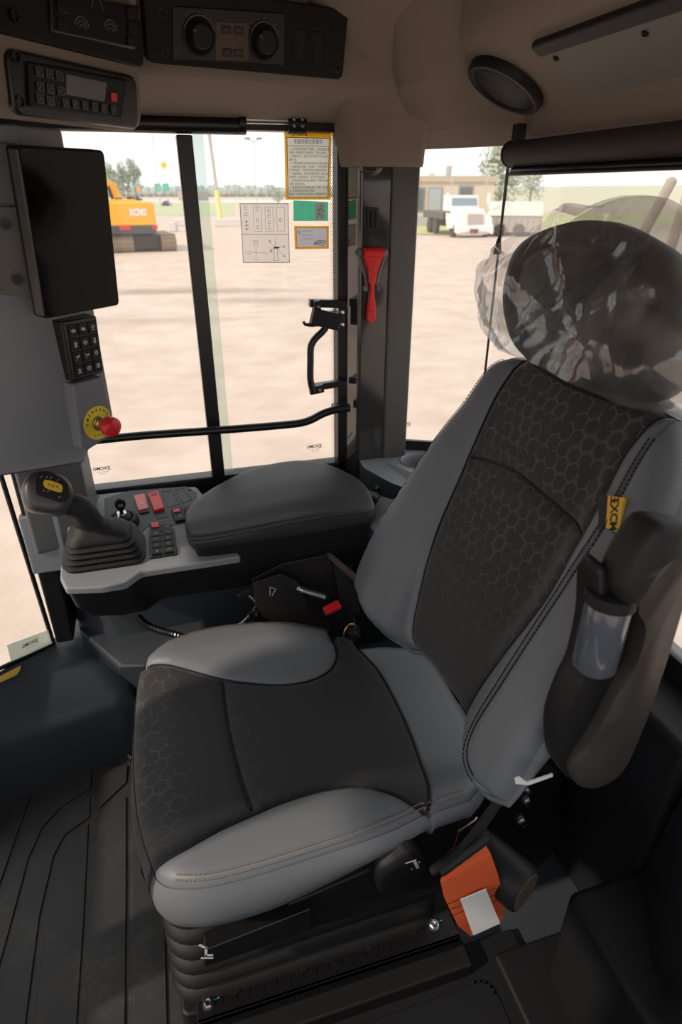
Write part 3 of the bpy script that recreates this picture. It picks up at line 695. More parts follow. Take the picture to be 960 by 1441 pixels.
# --- backrest
def tb(pts, off=0.0): return trc(BK, pts, hb, off)
FIl = tb([(580, 915), (578, 882), (588, 830), (612, 745), (655, 642)]); FIu = tb([(655, 642), (685, 575), (720, 518), (735, 500)])
ARC = tb([(655, 642), (680, 646), (720, 662), (765, 698), (815, 755)])
NIu = tb([(925, 578), (880, 632), (850, 690), (815, 755)]); NIl = tb([(815, 755), (765, 842), (705, 922), (672, 968), (648, 1012)])
BT = tb([(580, 915), (610, 950), (648, 1012)])
FOl = tb([(580, 915), (545, 893), (514, 855), (507, 815), (538, 742), (598, 650), (658, 568), (698, 515), (735, 500)], -.028)
FOl[0] = FIl[0]; FOl[-1] = FIu[-1]
TOP = tb([(735, 500), (780, 492), (845, 512), (890, 545), (925, 578)], -.01); TOP[0] = FIu[-1]; TOP[-1] = NIu[0]
NS = tb([(940, 583), (905, 635), (868, 702), (828, 768), (760, 872), (702, 962), (662, 1030), (657, 1080), (690, 1128)])
NO = crom([NS[0]] + [BK.uvf(x, y, lambda a, b, o=o: hb(a, b) + o) for (x, y), o in (((957, 640), -.012), ((954, 715), -.03), ((927, 800), -.045), ((870, 905), -.05), ((800, 1005), -.045), ((738, 1075), -.02), ((712, 1106), -.008))] + [NS[-1]], .006)
NT = [NIu[0], NS[0]]
NB = tb([(648, 1012), (644, 1050), (655, 1108), (690, 1128)]); NB[0] = NIl[-1]; NB[-1] = NS[-1]
OUT = join(FOl, TOP, NT, NO, NB[::-1], BT[::-1])
rollb = lambda a, b: .030
mk_up = lambda a, b: .85 - .35 * sstep(-b, -.56, -.48)
mk_lo = lambda a, b: .75 * sstep(b, .14, .46)
back = MB()                                                    # the shell and foam behind the cover
def body(fr, out, hf, prof, roll):
    """side wall sweeping round the outline: prof = [(outward, down)]"""
    A = np.array(out); n = len(A); area = sum(A[i][0] * A[(i + 1) % n][1] - A[(i + 1) % n][0] * A[i][1] for i in range(n)); sg = -1 if area > 0 else 1
    nn = []
    for i in range(n):
        t = A[(i + 3) % n] - A[i - 3]; l = np.linalg.norm(t) + 1e-9; nn.append(np.array((-t[1], t[0])) / l * sg)
    nn = [sum(nn[(i + k) % n] for k in range(-6, 7)) for i in range(n)]; nn = [q / (np.linalg.norm(q) + 1e-9) for q in nn]
    hh0 = [hf(*A[i]) - roll(*A[i]) - .006 for i in range(n)]
    rings = []
    for o_, d_ in prof:
        rings.append([fr.w(*(A[i] + nn[i] * (o_(A[i]) if callable(o_) else o_)), hf(*A[i]) - roll(*A[i]) - .002 - (d_(A[i]) if callable(d_) else d_)) for i in range(n)])
    return rings
def kd(d): return lambda p: d * (.12 + .88 * sstep(p[1], .10, .36))
bmb = MB(); bmb.loft(body(BK, OUT, hb, [(0, 0), (.006, kd(.012)), (.009, kd(.03)), (.006, kd(.055)), (-.004, kd(.075)), (-.012, kd(.09))], rollb), cap=False); bmb.prism(BK, [tuple(np.array(p) * .86 + np.mean(OUT, axis=0) * .14) for p in OUT if p[1] > .12], -.10, -.03)
backrest = bmb.build('backrest', M_leather, seat, ang=180)
pb = dict(outer=OUT, roll=rollb)
panel('side_bolster', BK, join(FIl, FIu, FOl[::-1]), hb, M_leather, backrest, **pb)
panel('lower_panel', BK, join(FIl, ARC, NIl, BT[::-1]), hb, M_fabric, backrest, mask=mk_lo, **pb)
panel('upper_panel', BK, join(FIu, TOP, NIu, ARC[::-1]), hb, M_fabric, backrest, mask=mk_up, **pb)
panel('side_bolster', BK, join(NIu[::-1][::-1], NIl, NB, NS[::-1]), hb, M_leather, backrest, **pb)
panel('outer_side_bolster', BK, join(NS, NO[::-1]), hb, M_leather, backrest, puff=.004, pw=.005, **pb)
def off_line(L, d):
    A = np.array(L); out = []
    for i in range(len(A)):
        t = A[min(i + 1, len(A) - 1)] - A[max(i - 1, 0)]; t = t / (np.linalg.norm(t) + 1e-9); out.append(tuple(A[i] + np.array((-t[1], t[0])) * d))
    return out
def hroll(fr, hf, outer, roll):
    def f(a, b):
        d = float(segdist(np.array([(a, b)]), outer)[0]); r = roll(a, b); return hf(a, b) - (r - math.sqrt(max(0, r * r - (r - d) ** 2)) if d < r else 0)
    return f
hbr = hroll(BK, hb, OUT, rollb)
def seam(fr, line, hf, parent, m, r=.0018, lift=-.006): return MB().tube([fr.w(a, b, hf(a, b) + lift) for a, b in line[::2]], r, 6).build('seam_piping', m, parent)
for ln_ in (ARC, FIl + FIu[1:], NIu + NIl[1:]): seam(BK, ln_[1:-1], hbr, backrest, M_black, .0022, -.007)
for d in (-.006, .006): stitches(BK, off_line(NS[6:-8], d), hbr, M_black, backrest, ln=.006, w=.0016)
stitches(BK, off_line(FOl[8:-4], -.006), hbr, M_black, backrest, ln=.006)
# yellow and black maker's tab on the bolster seam
TQ = [(861, 699), (881, 701), (868, 757), (849, 754)]
tt = [BK.uvf(x, y, lambda a, b: hb(a, b) + .002) for x, y in TQ]
cen = np.mean(tt, axis=0); hT = hb(*cen) + .002
tg = MB().prism(BK, tt, hT - .006, hT).build('maker_tab', M_yellow, backrest, label='yellow and black sewn tab on the bolster seam')
TB = [(852, 697), (861, 699), (849, 754), (840, 751)]
tt2 = [BK.uvf(x, y, lambda a, b: hb(a, b) + .002) for x, y in TB]
MB().prism(BK, tt2, hT - .006, hT).build('tab_end', M_ink, backrest)
rt = math.atan2(*(np.array(tt[0]) - np.array(tt[3]))[::-1])
logo(BK, *cen, .0175, M_ink, backrest, h=hT + .0004, rot=rt + math.pi)

# --- headrest
HQ = [(716, 400), (735, 350), (780, 322), (845, 309), (905, 325), (945, 362), (955, 425), (935, 500), (905, 545), (850, 558), (790, 540), (735, 500), (716, 450)]
HO = crom(BK.tr(HQ, .03), .008, closed=True)
ho = MB().loft([[BK.w(*(np.array(p) * k + np.mean(HO, axis=0) * (1 - k)), h) for p in HO] for k, h in ((.55, .055), (.80, .062), (.93, .052), (1.0, .025), (1.0, -.02), (.92, -.055), (.7, -.07))])
headrest = ho.build('headrest', M_rubber, seat, ang=180)
HI = [tuple(np.array(p) * .70 + np.mean(HO, axis=0) * .30) for p in HO]
panel('headrest_pad', BK, HI, lambda a, b: .066, mat('black_vinyl', (.018, .018, .019), .35), headrest, puff=.012, pw=.012, spacing=.015)
for s_ in (-.05, .06):
    c = np.mean(HO, axis=0); MB().tube([BK.w(c[0] + s_, .62, -.03), BK.w(c[0] + s_, c[1], -.02)], .007, 10).build('headrest_post', M_steel, seat)

# --- cushion
def tcu(pts, off=0.0): return trc(CU, pts, hc, off)
FRc = tcu([(200, 935), (190, 985), (186, 1050), (190, 1130), (200, 1180), (213, 1222)], -.022)
FBa = tcu([(200, 935), (222, 932), (265, 940), (312, 953)]); FBb = tcu([(312, 953), (345, 958), (390, 961), (432, 956), (462, 942), (474, 920), (468, 893)])
FOc = tcu([(200, 935), (222, 915), (250, 899), (300, 886), (370, 879), (425, 882), (468, 893)], -.022); FOc[0] = FBa[0]; FOc[-1] = FBb[-1]; FRc[0] = FBa[0]
FR2 = tcu([(468, 893), (485, 897), (500, 903)], -.018); FR2[0] = FBb[-1]
S1 = tcu([(312, 953), (318, 1005), (333, 1075), (357, 1143)])
NBa = tcu([(213, 1222), (235, 1205), (262, 1190), (310, 1164), (357, 1143)]); NBb = tcu([(357, 1143), (400, 1125), (455, 1109), (505, 1104), (550, 1113), (582, 1130), (606, 1142)])
FRc[-1] = NBa[0]; FBb[0] = FBa[-1]; S1[0] = FBa[-1]; S1[-1] = NBa[-1]; NBb[0] = NBa[-1]
NP = tcu([(213, 1222), (222, 1240), (245, 1250), (290, 1249), (360, 1232), (440, 1207), (520, 1181), (570, 1160), (606, 1142)], -.016); NP[0] = NBa[0]; NP[-1] = NBb[-1]
NP2 = tcu([(606, 1142), (630, 1134), (658, 1124)], -.01); NP2[0] = NBb[-1]
SFc = tcu([(500, 903), (528, 935), (555, 980), (582, 1040), (600, 1090), (606, 1142)]); SFc[0] = FR2[-1]; SFc[-1] = NBb[-1]
BKc = tcu([(500, 903), (545, 901), (600, 915), (645, 975), (675, 1040), (680, 1090), (658, 1124)]); BKc[0] = FR2[-1]; BKc[-1] = NP2[-1]
OC = join(FRc, NP, NP2, BKc[::-1], FR2[::-1], FOc[::-1])
rollc = lambda a, b: .016 if b < -.2 else .028
def dropc(k): return lambda p: k * (.118 - .07 * sstep(p[0], .02, .36))
def bul(k): return lambda p: k * (.5 if p[1] > 0 else 1)
cmb = MB(); cmb.loft(body(CU, OC, hc, [(0, 0), (bul(.008), dropc(.15)), (bul(.012), dropc(.35)), (bul(.010), dropc(.6)), (bul(.002), dropc(.85)), (bul(-.014), dropc(1.0)), (-.05, dropc(1.05))], rollc), cap=False); cmb.prism(CU, [tuple(np.array(p) * .84 + np.mean(OC, axis=0) * .16) for p in OC], -.10, -.035)
cushion = cmb.build('seat_cushion', M_leather, seat, ang=180)
cushion.data.materials.append(M_fabric)
for pl in cushion.data.polygons:                               # the fabric wraps over the front edge
    if pl.normal.x < -.45 and -.27 < pl.center.y < .235: pl.material_index = 1
pc = dict(outer=OC, roll=rollc)
mk_f = lambda a, b: .45 * (1 - sstep(a, -.10, -.03)) + .05
mk_c = lambda a, b: .14 * (1 - sstep(a, .05, .14)) + .08 * (1 - sstep(b, -.17, -.10))
panel('front_panel', CU, join(FRc, NBa, S1[::-1], FBa[::-1]), hc, M_fabric, cushion, mask=mk_f, **pc)
panel('centre_panel', CU, join(S1, NBb, SFc[::-1], FR2[::-1], FBb[::-1]), hc, M_fabric, cushion, mask=mk_c, **pc)
panel('side_bolster', CU, join(FBa, FBb, FOc[::-1]), hc, M_leather, cushion, **pc)
panel('side_bolster', CU, join(NBa, NBb, NP[::-1]), hc, M_leather, cushion, **pc)
panel('rear_strip', CU, join(SFc, NP2, BKc[::-1]), hc, M_leather, cushion, **pc)
hcr = hroll(CU, hc, OC, rollc)
for ln_ in (S1, FBa + FBb[1:], NBa + NBb[1:], SFc): seam(CU, ln_[2:-2], hcr, cushion, M_black, .0022, -.007)
for d in (.005, .012): stitches(CU, off_line(NP[10:] + NP2, d), hcr, mat('pale_brown_thread', (.20, .17, .15), .8), cushion, ln=.0055)
stitches(CU, off_line(FOc[6:], -.007), hcr, mat('pale_brown_thread', (.25, .2, .17), .8), cushion, ln=.0055)

# --- support frame, bellows, rails
YB = .655
SFp = XF(YB)
o = MB(); o.rbox(WXY, -.06, .42, .66, 1.19, .36, .45, .04); o.build('cushion_pan', M_black, seat, bevel=.01)
sp_ = SFp.tr([(405, 1275), (520, 1225), (600, 1165), (640, 1140), (668, 1170), (640, 1250), (580, 1268), (430, 1310), (400, 1300)])
MB().prism(SFp, sp_, -.03, .0).build('side_panel', M_black, seat, bevel=.006)
bellr = []
for k in range(61):
    t = k / 60; z = .385 - .30 * t; wv = .011 * (1 - 2 * abs(math.cos(t * math.pi * 6)) ** .6) * -1
    x0 = -.118 - .012 * t - wv; x1 = .42 + wv; y0 = .685 - wv * .9; y1 = 1.17 + wv
    bellr.append([(a, b, z + (.055 * sstep(a, -.1, .42)) * (1 - t)) for a, b in rrect(x0, x1, y0, y1, .06, 6)])
MB().loft(bellr).build('bellows', M_rubber, seat, ang=60)
MB().rbox(WXY, -.13, .47, .672, 1.19, .0, .055, .02).build('base_plate', M_black, seat, bevel=.008)
rl = MB(); rl.box(WXY, -.098, .455, .640, .70, .070, .085); rl.box(WXY, -.098, .455, .640, .648, .045, .085); rail = rl.build('slide_rail', M_blacks, seat, bevel=.002)
for px in ((293, 1411), (610, 1301)):
    x, y, z = at(*px, 'z', .088); bf = Fr((x, y, .085), (1, 0, 0), (0, 1, 0))
    bo = MB().lathe(bf, [(.0125, 0), (.0125, .002), (.001, .0025)], 20); bo.build('washer', M_steel, rail)
    MB().lathe(bf, [(.0085, .002), (.0085, .009), (.0075, .0105), (.005, .0105), (.004, .006), (.0005, .006)], 6, ).build('bolt', M_steel, rail)
    MB().tube([bf.w(.0125, .002, .002), bf.w(.022, .004, .001)], .0014, 6).build('paint_mark', mat('teal_paint_mark', (.03, .35, .28), .5), rail)
hl_ = MB()
for k in range(18):
    x = -.06 + k * .027; hl_.rbox(WXY, x, x + .014, .660, .672, .0845, .0865, .003)
hl_.build('rail_teeth', M_blacks, rail, smooth=False)
for x in (-.02, .12, .26, .36): MB().lathe(Fr((x, .678, .085), (1, 0, 0), (0, 1, 0)), [(.009, 0), (.009, .003), (.004, .003), (.004, .001)], 12).build('rail_hole_rim', M_black, rail)
MB().box(WXY, -.10, .47, .600, .655, .0, .045).build('rail_plinth', M_black, seat, bevel=.006)
MB().box(WXY, -.11, .60, .05, .66, -.012, .006).build('floor_plinth', M_trim, seat, bevel=.003)
g = MB(); stroke(g, WXY, rrect(.02, .50, .44, .585, .03), .005, .006, .009, True); g.build('plinth_ridge', M_trim, seat, smooth=False)
# lever strip with a small white seat icon at the front corner of the cushion
LF = XF(.648)
lv = MB().prism(LF, LF.tr([(287, 1328), (436, 1270), (438, 1300), (300, 1348), (286, 1352)]), -.02, .012).build('tilt_lever', M_blacks, seat, bevel=.003)
g = MB(); IC = Fr(LF.w(0, 0, .0125), LF.U, LF.V)
def L2(*p): return [IC.uv(*q) for q in p]
stroke(g, IC, L2((282, 1330), (290, 1334), (290, 1344), (298, 1344)), .004, 0, .0006); stroke(g, IC, L2((284, 1348), (299, 1348)), .003, 0, .0006); g.build('seat_symbol', M_white, lv, smooth=False)
# height knob with the reclining symbol
KF = Fr(at(563, 1222, 'y', .635), (1, 0, .35), (-.35, -.35, 1))
kq = [(527, 1240), (530, 1225), (552, 1210), (575, 1196), (592, 1197), (600, 1212), (597, 1228), (578, 1243), (545, 1250), (530, 1248)]
kk = crom(KF.tr(kq), .006, closed=True); kc = np.mean(kk, axis=0)
kn = MB().loft([[KF.w(*(np.array(p) * s_ + kc * (1 - s_)), h) for p in kk] for s_, h in ((1, -.03), (1, .0), (.96, .008), (.85, .013), (.5, .014))]).build('height_knob', M_black, seat, ang=60)
g = MB(); KI = Fr(KF.w(0, 0, .0142), KF.U, KF.V); q2 = lambda *p: [KI.uv(*x) for x in p]
stroke(g, KI, q2((573, 1214), (583, 1211), (588, 1221)), .0055, 0, .0006); g.prism(KI, circ(*KI.uv(590, 1213), .002, 8), 0, .0006); g.prism(KI, circ(*KI.uv(580, 1223), .002, 8), 0, .0006)
g.build('seat_symbol', M_white, kn, smooth=False)
# rear mechanism: lap-belt guide, thin wire and bolts behind the cushion
MB().tube(crom([tuple(at(*p, 'y', y)) for p, y in (((610, 1225), .60), ((655, 1190), .58), ((700, 1130), .62), ((722, 1098), .66))], .01), .009, 8).build('belt_guide', M_rubber, seat)
MB().tube([tuple(at(*p, 'y', .61)) for p in ((628, 1205), (640, 1190), (645, 1170), (668, 1155), (672, 1150))], .0018, 6).build('release_wire', M_steel, seat)
bx_ = XF(.70); MB().prism(bx_, bx_.tr([(690, 1130), (735, 1080), (790, 1090), (790, 1190), (740, 1240), (700, 1230)]), -.03, 0).build('hinge_plate', M_blacks, seat, bevel=.004)
for px, r_ in (((742, 1128), .008), ((735, 1156), .009), ((742, 1112), .005)):
    a, b = bx_.uv(*px); MB().lathe(bx_, [(r_ * 1.4, 0), (r_ * 1.4, .002), (r_, .002), (r_, .008), (.001, .009)], 12, a, b).build('hinge_bolt', M_steel, seat)
bt_ = XF(.51); wp = MB(); wp.prism(bt_, bt_.tr([(723, 1093), (729, 1090), (740, 1098), (776, 1086), (776, 1090), (742, 1102), (724, 1100)]), .002, .004); wp.build('care_tag', M_white, seat, smooth=False)

# --- folded left armrest
arm = empty('tmp', (0, 0, 0)); bpy.data.objects.remove(arm)
AF = XF(.465)                                                    # outer side, .07 wide towards the seat
aq = [(815, 1108), (838, 1112), (864, 1100), (882, 1078), (907, 1020), (932, 950), (957, 870), (977, 800), (990, 765), (965, 765), (935, 795), (905, 830), (897, 850), (908, 880), (893, 935), (868, 980), (845, 1025), (822, 1060), (808, 1085)]
ao = crom(AF.tr(aq), .008, closed=True); ac = np.array(AF.uv(893, 960))
rings = [[AF.w(*(np.array(p) * s_ + ac * (1 - s_)), h) for p in ao] for s_, h in ((.93, .003), (.98, .0), (1, -.006), (1, -.02), (.97, -.024), (.9, -.025))]
armrest = MB().loft(rings).build('armrest', mat('brown_black_plastic', (.040, .035, .031), .42, bump=.2, bscale=700), seat, ang=75)
ro = [(850, 870), (878, 848), (884, 900), (872, 960), (842, 1010), (800, 1060), (775, 1085), (762, 1050), (775, 1000), (800, 945), (812, 920)]
AI = XF(.485); ai = crom(AI.tr([(845, 800), (868, 812), (890, 850), (893, 890), (878, 940), (850, 1000), (838, 1060), (815, 1104), (788, 1082), (784, 1035), (803, 980), (822, 940), (838, 870)]), .008, closed=True); aic = np.mean(ai, axis=0)
MB().loft([[AI.w(*(np.array(p) * s_ + aic * (1 - s_)), h) for p in ai] for s_, h in ((.8, .004), (.96, .0), (1, -.01), (1, -.03), (.9, -.04))]).build('inner_shell', M_black, armrest, ang=75)
AP = XF(.458); pq = [(880, 852), (877, 828), (894, 790), (916, 756), (938, 741), (985, 748), (985, 768), (938, 795), (912, 830), (898, 856), (880, 858)]
po = crom(AP.tr(pq), .006, closed=True); pc_ = np.mean(po, axis=0)
MB().loft([[AP.w(*(np.array(p) * s_ + pc_ * (1 - s_)), h) for p in po] for s_, h in ((.8, .002), (.95, -.004), (1, -.012), (1, -.035), (.95, -.043), (.8, -.047))]).build('pad', M_rubber, armrest, ang=75)
k0, k1 = np.array(at(858, 848, 'y', .488)), np.array(at(835, 938, 'y', .488))
ax_ = (k1 - k0) / np.linalg.norm(k1 - k0); L_ = np.linalg.norm(k1 - k0)
KX = Fr(k0, np.cross(ax_, (0, 1, 0)), (0, 1, 0)); sg = 1 if KX.N @ ax_ > 0 else -1
MB().lathe(KX, [(.020, 0), (.0265, 0), (.0275, sg * .004), (.0275, sg * (L_ - .005)), (.024, sg * L_), (.005, sg * L_)], 28).build('adjusting_knob', M_knob, armrest)
MB().lathe(KX, [(.026, -sg * .02), (.030, -sg * .018), (.0305, -sg * .002), (.024, -sg * .001)], 28).build('knob_collar', M_black, armrest)

# --- seat belt retractor with orange webbing
RF = Fr(at(700, 1205, 'y', .575), (.62, -.78, -.1), (.15, .05, .98)); axis = np.array((.80, -.52, .15)); axis /= np.linalg.norm(axis)
r0 = at(684, 1206, 'y', .60); r1 = at(727, 1206, 'y', .55)
rx = (r1 - r0) / np.linalg.norm(r1 - r0); RR = Fr(r0, np.cross(rx, (0, 0, 1)), (0, 0, 1)); s_ = 1 if RR.N @ rx > 0 else -1; Lr = np.linalg.norm(r1 - r0)
belt = MB().lathe(RR, [(.005, -s_ * .03), (.040, -s_ * .03), (.042, 0), (.043, s_ * Lr * .9), (.040, s_ * Lr), (.005, s_ * Lr)], 28).build('belt_retractor', M_black, seat, ang=50)
MB().lathe(RR, [(.036, s_ * (Lr - .001)), (.036, s_ * (Lr + .0015)), (.002, s_ * (Lr + .002))], 28).build('retractor_face', mat('brown_cap', (.10, .078, .06), .5), belt)
OW = XF(.545)
def strap(rows, th=.002):
    mb = MB(); rings = []
    for (l, r_, y) in rows:
        a = np.array(at(*l, 'y', y)); b = np.array(at(*r_, 'y', y + .004)); n = np.cross(b - a, (0, .3, -1)); n /= np.linalg.norm(n)
        rings.append([a - n * th, b - n * th, b + n * th, a + n * th])
    return mb.loft(rings)
rows_ = [((627, 1228), (682, 1186), .548), ((620, 1240), (690, 1200), .536), ((625, 1262), (700, 1228), .533), ((636, 1285), (709, 1262), .536), ((645, 1302), (708, 1290), .545), ((662, 1316), (690, 1306), .552)]
strap(rows_).build('belt_webbing', M_orange, belt, bevel=.0008, label='bright orange webbing loop')
MB().tube([tuple(at(*p, 'y', y)) for p, y in (((622, 1228), .545), ((690, 1178), .540))], .007, 8).build('belt_slot', M_rubber, belt)
WL = XF(.527); wl = MB().prism(WL, WL.tr([(648, 1266), (684, 1251), (704, 1299), (666, 1316)]), -.001, .0006).build('care_label', M_white, belt, smooth=False, label='white printed paper label')
MB().prism(WL, WL.tr([(666, 1314), (703, 1297), (705, 1300), (668, 1318)]), -.001, .0005).build('label_edge', mat('navy_print', (.01, .02, .09), .6), belt, smooth=False)
a, b = WL.uv(684, 1311)
text(WL, a, b - .012, 'OTIS', .0085, M_icond, belt, 'label_lettering', rot=R(22)) if False else None
g = MB()
for k in range(7):
    u0 = (652 + k * 2.1, 1270 + k * 5.2); u1 = (683 + k * 2.1, 1257 + k * 5.2); stroke(g, WL, [WL.uv(*u0), WL.uv(*u1)], .0006, .0007, .0009)
g.build('label_print', M_silver, belt, smooth=False)
g = MB(); WB = XF(.5285)
for k in range(3):
    for u0, u1 in (((631 + k * 3, 1272 + k * 8), (646 + k * 3, 1266 + k * 8)), ((686 + k * 3, 1254 + k * 8), (698 + k * 3, 1249 + k * 8))):
        g = MB(); stroke(g, WB, [WB.uv(*u0), WB.uv(*u1)], .002, .0, .0004); g.build('webbing_print', M_ink, belt, smooth=False)

# --- clear bag over the headrest
BQ = [(678, 440), (682, 395), (700, 366), (745, 342), (790, 318), (825, 296), (870, 278), (925, 276), (960, 290), (1000, 330), (1020, 400), (1015, 480), (985, 530), (945, 566), (880, 572), (835, 552), (790, 528), (740, 508), (700, 488), (680, 465)]
BO = crom(BK.tr(BQ, .05), .01, closed=True)
Pb, Tb = fill(BO, .0085, rings=(.003,)); Ab = np.array(Pb); db_ = segdist(Ab, BO); hd = segdist(Ab, HO)
inH = [inside(HO, *p) for p in Pb]
def crumple(p, seed):
    v = 0.0
    for k, (ang_, sc, st_, am) in enumerate(((.9, 5.5, .30, .020), (-.5, 8, .35, .012), (2.2, 12, .4, .006), (.3, 22, .6, .003))):
        c_, s_ = math.cos(ang_ + seed), math.sin(ang_ + seed); x, y = p[0] * c_ + p[1] * s_, -p[0] * s_ + p[1] * c_
        wob = noise.noise(Vector((p[0] * 4, p[1] * 4, seed))) * .05
        n = abs(noise.noise(Vector(((x + wob) * sc * st_, (y + wob) * sc, seed * 3 + k * 7)))); v += 1.25 * am * max(0.0, 1 - n * 3.0)
    return v
vb = []
for i, p in enumerate(Pb):
    e = min(1, db_[i] / .10); base = math.sqrt(max(0, 1 - (1 - e) ** 2)); hh = .05 + base * .030 + (crumple(p, 1.3) - .008) * min(1, db_[i] / .02)
    if inH[i]: hh = max(hh, .078 + .9 * crumple(p, 3.3) )
    vb.append(BK.w(p[0], p[1], hh))
nf = len(vb)
for i, p in enumerate(Pb):
    e = min(1, db_[i] / .10); base = math.sqrt(max(0, 1 - (1 - e) ** 2)); vb.append(BK.w(p[0], p[1], .048 - base * .13 + .5 * (crumple(p, 5.1) - .016) * min(1, db_[i] / .03)))
tb_ = list(Tb) + [(c + nf, b + nf, a + nf) for a, b, c in Tb]
bag = MB().add(vb, tb_).build('plastic_bag', M_bag, None, ang=28, recalc=False)
tag(bag, 'clear crumpled plastic bag pulled over the black headrest', 'bag')
# ================================================================== RIGHT HAND CONSOLE
cons = empty('control_console', (-.05, 1.45, .3), 'grey side console with joystick, key switch and push buttons by the window', 'console')
K = Fr((0, 1.3, .695), (1, 0, 0), (0, .39, .05))
cover = [(120, 697), (100, 705), (95, 740), (92, 775), (85, 797), (84, 812), (92, 828), (142, 826), (176, 820), (199, 804), (300, 789), (339, 783), (327, 764), (307, 766), (299, 779), (281, 780), (268, 760), (262, 735), (290, 700), (276, 684), (200, 688)]
MB().prism(K, K.tr(cover), -.022, 0).build('top_cover', M_grey, cons, bevel=.006, seg=3)
low = [(88, 812), (95, 830), (142, 828), (176, 822), (199, 806), (300, 791), (338, 785)]
lw = K.tr(low, -.02); lo1 = [K.w(a, b - .004, -.02) for a, b in lw]
lo2 = [K.w(a + .008, b + .004, -.085) for a, b in lw]; lo3 = [K.w(a + .03, b + .03, -.145) for a, b in lw]; lo4 = [K.w(a + .06, b + .10, -.175) for a, b in lw]
kb = MB()
def back_(r_, yy): return [(r_[-1][0] + .12, yy, r_[-1][2]), (r_[0][0], yy, r_[0][2])]
kb.loft([r_ + [(.50, r_[-1][1] + .02, r_[-1][2]), (.50, 1.68, r_[-1][2]), (r_[0][0], 1.68, r_[0][2])] for r_ in (lo4, lo3, lo2, lo1)]); kb.build('console_body', M_black, cons, bevel=.012, seg=3)
ins = [(147, 702), (182, 691), (262, 685), (277, 693), (276, 706), (262, 735), (238, 741), (212, 738), (203, 746), (192, 762), (172, 767), (160, 745), (148, 730)]
MB().prism(K, K.tr(ins), -.005, .0015).build('switch_panel', M_panel, cons, bevel=.001)
# round cover cap
MB().lathe(K, [(.012, 0), (.012, .001), (.001, .0012)], 16, *K.uv(134, 699)).build('blanking_cap', M_panel, cons)
# key switch
ka, kb_ = K.uv(173, 731, .01)
ks = MB().lathe(K, [(.041, 0), (.040, .010), (.036, .018), (.027, .020), (.025, .013), (.023, .013), (.022, .021), (.014, .022), (.013, .012)], 32, ka, kb_).build('key_switch', M_rubber, cons, ang=35)
MB().lathe(K, [(.0145, .012), (.0145, .027), (.012, .032), (.004, .033), (.001, .033)], 24, ka, kb_).build('lock_barrel', M_steel, ks)
kf = Fr(K.w(ka, kb_, .032), (1, .25, 0), (-.05, -.12, 1))
kq = crom([(-.004, 0), (-.006, .008), (-.013, .020), (-.012, .034), (0, .042), (.012, .034), (.013, .020), (.006, .008), (.004, 0)], .004)
MB().prism(kf, kq, -.004, .004).build('ignition_key', M_black, ks, bevel=.002)
MB().prism(kf, rrect(-.006, .006, .020, .028, .002), -.0045, .0045).build('key_slot', M_icond, ks)
# rockers
def quadpart(px, h0, h1, m, name, parent=cons, bev=.0015, fr=K, label=None): return MB().prism(fr, fr.tr(px, h1), h0, h1).build(name, m, parent, bevel=bev, label=label)
def symbol(fr, px, h, pts_list, w, m=M_white, parent=cons, s=1.0, name='symbol'):
    a, b = fr.uv(px[0], px[1], h); g = MB()
    for pts in pts_list: stroke(g, fr, [(a + x * s, b + y * s) for x, y in pts], w, h, h + .0004)
    return g.build(name, m, parent, smooth=False)
TRI = [[(-.004, -.003), (.004, -.003), (0, .004), (-.004, -.003)]]
hz = quadpart([(188, 697), (203, 694), (209, 714), (195, 718)], .001, .010, M_pink, 'hazard_switch', label='faded red rocker with a warning triangle')
symbol(K, (200, 708), .0102, TRI, .0012, parent=hz)
quadpart([(195, 718), (209, 714), (210, 719), (197, 722)], .001, .006, M_blacks, 'switch_foot')
pk = quadpart([(208, 693), (222, 690), (231, 714), (217, 718)], .001, .010, M_red, 'parking_brake_switch', label='bright red rocker with a round brake symbol')
symbol(K, (221, 709), .0102, [circ(0, 0, .0042, 12) + [(.0042, 0)], [(0, .002), (0, -.002)]], .0009, parent=pk)
quadpart([(211, 694), (220, 692), (222, 696), (213, 698)], .010, .0105, mat('dark_red_recess', (.3, .01, .01), .5), 'rocker_lock', pk, bev=0)
for q in ([(228, 693), (242, 691), (253, 710), (236, 715)], [(246, 690), (258, 688), (270, 704), (257, 709)], [(217, 722), (231, 719), (236, 728), (222, 731)]):
    g = MB(); stroke(g, K, K.tr(q), .0012, .0012, .0022, True); g.build('blank_socket', M_ink, cons, smooth=False)
def rocker(q, lens, name='rocker_switch'):
    r_ = quadpart(q, .0, .008, M_black, name)
    if lens: quadpart(lens, .008, .0105, M_red, 'red_lens', r_, bev=.0007)
    return r_
r1_ = rocker([(240, 716), (256, 713), (262, 730), (247, 733)], [(243, 717), (252, 715), (254, 719), (245, 721)]); symbol(K, (254, 726), .0083, [[(-.003, -.002), (.003, .003)], [(-.003, .002), (.0, -.003)]], .0009, parent=r1_)
r2_ = rocker([(258, 713), (268, 711), (272, 728), (264, 730)], None)
r3_ = rocker([(210, 737), (240, 738), (243, 747), (212, 749)], [(212, 735), (223, 734), (224, 741), (214, 742)])
symbol(K, (235, 741), .0083, [[(-.004, 0), (.004, 0)], [(0, -.002), (.003, .002)]], .0009, parent=r3_)
for px in ((267, 690), (147, 737)): MB().lathe(K, [(.004, .001), (.004, .003), (.0015, .003), (.0015, .0015)], 10, *K.uv(*px)).build('screw', M_black, cons)
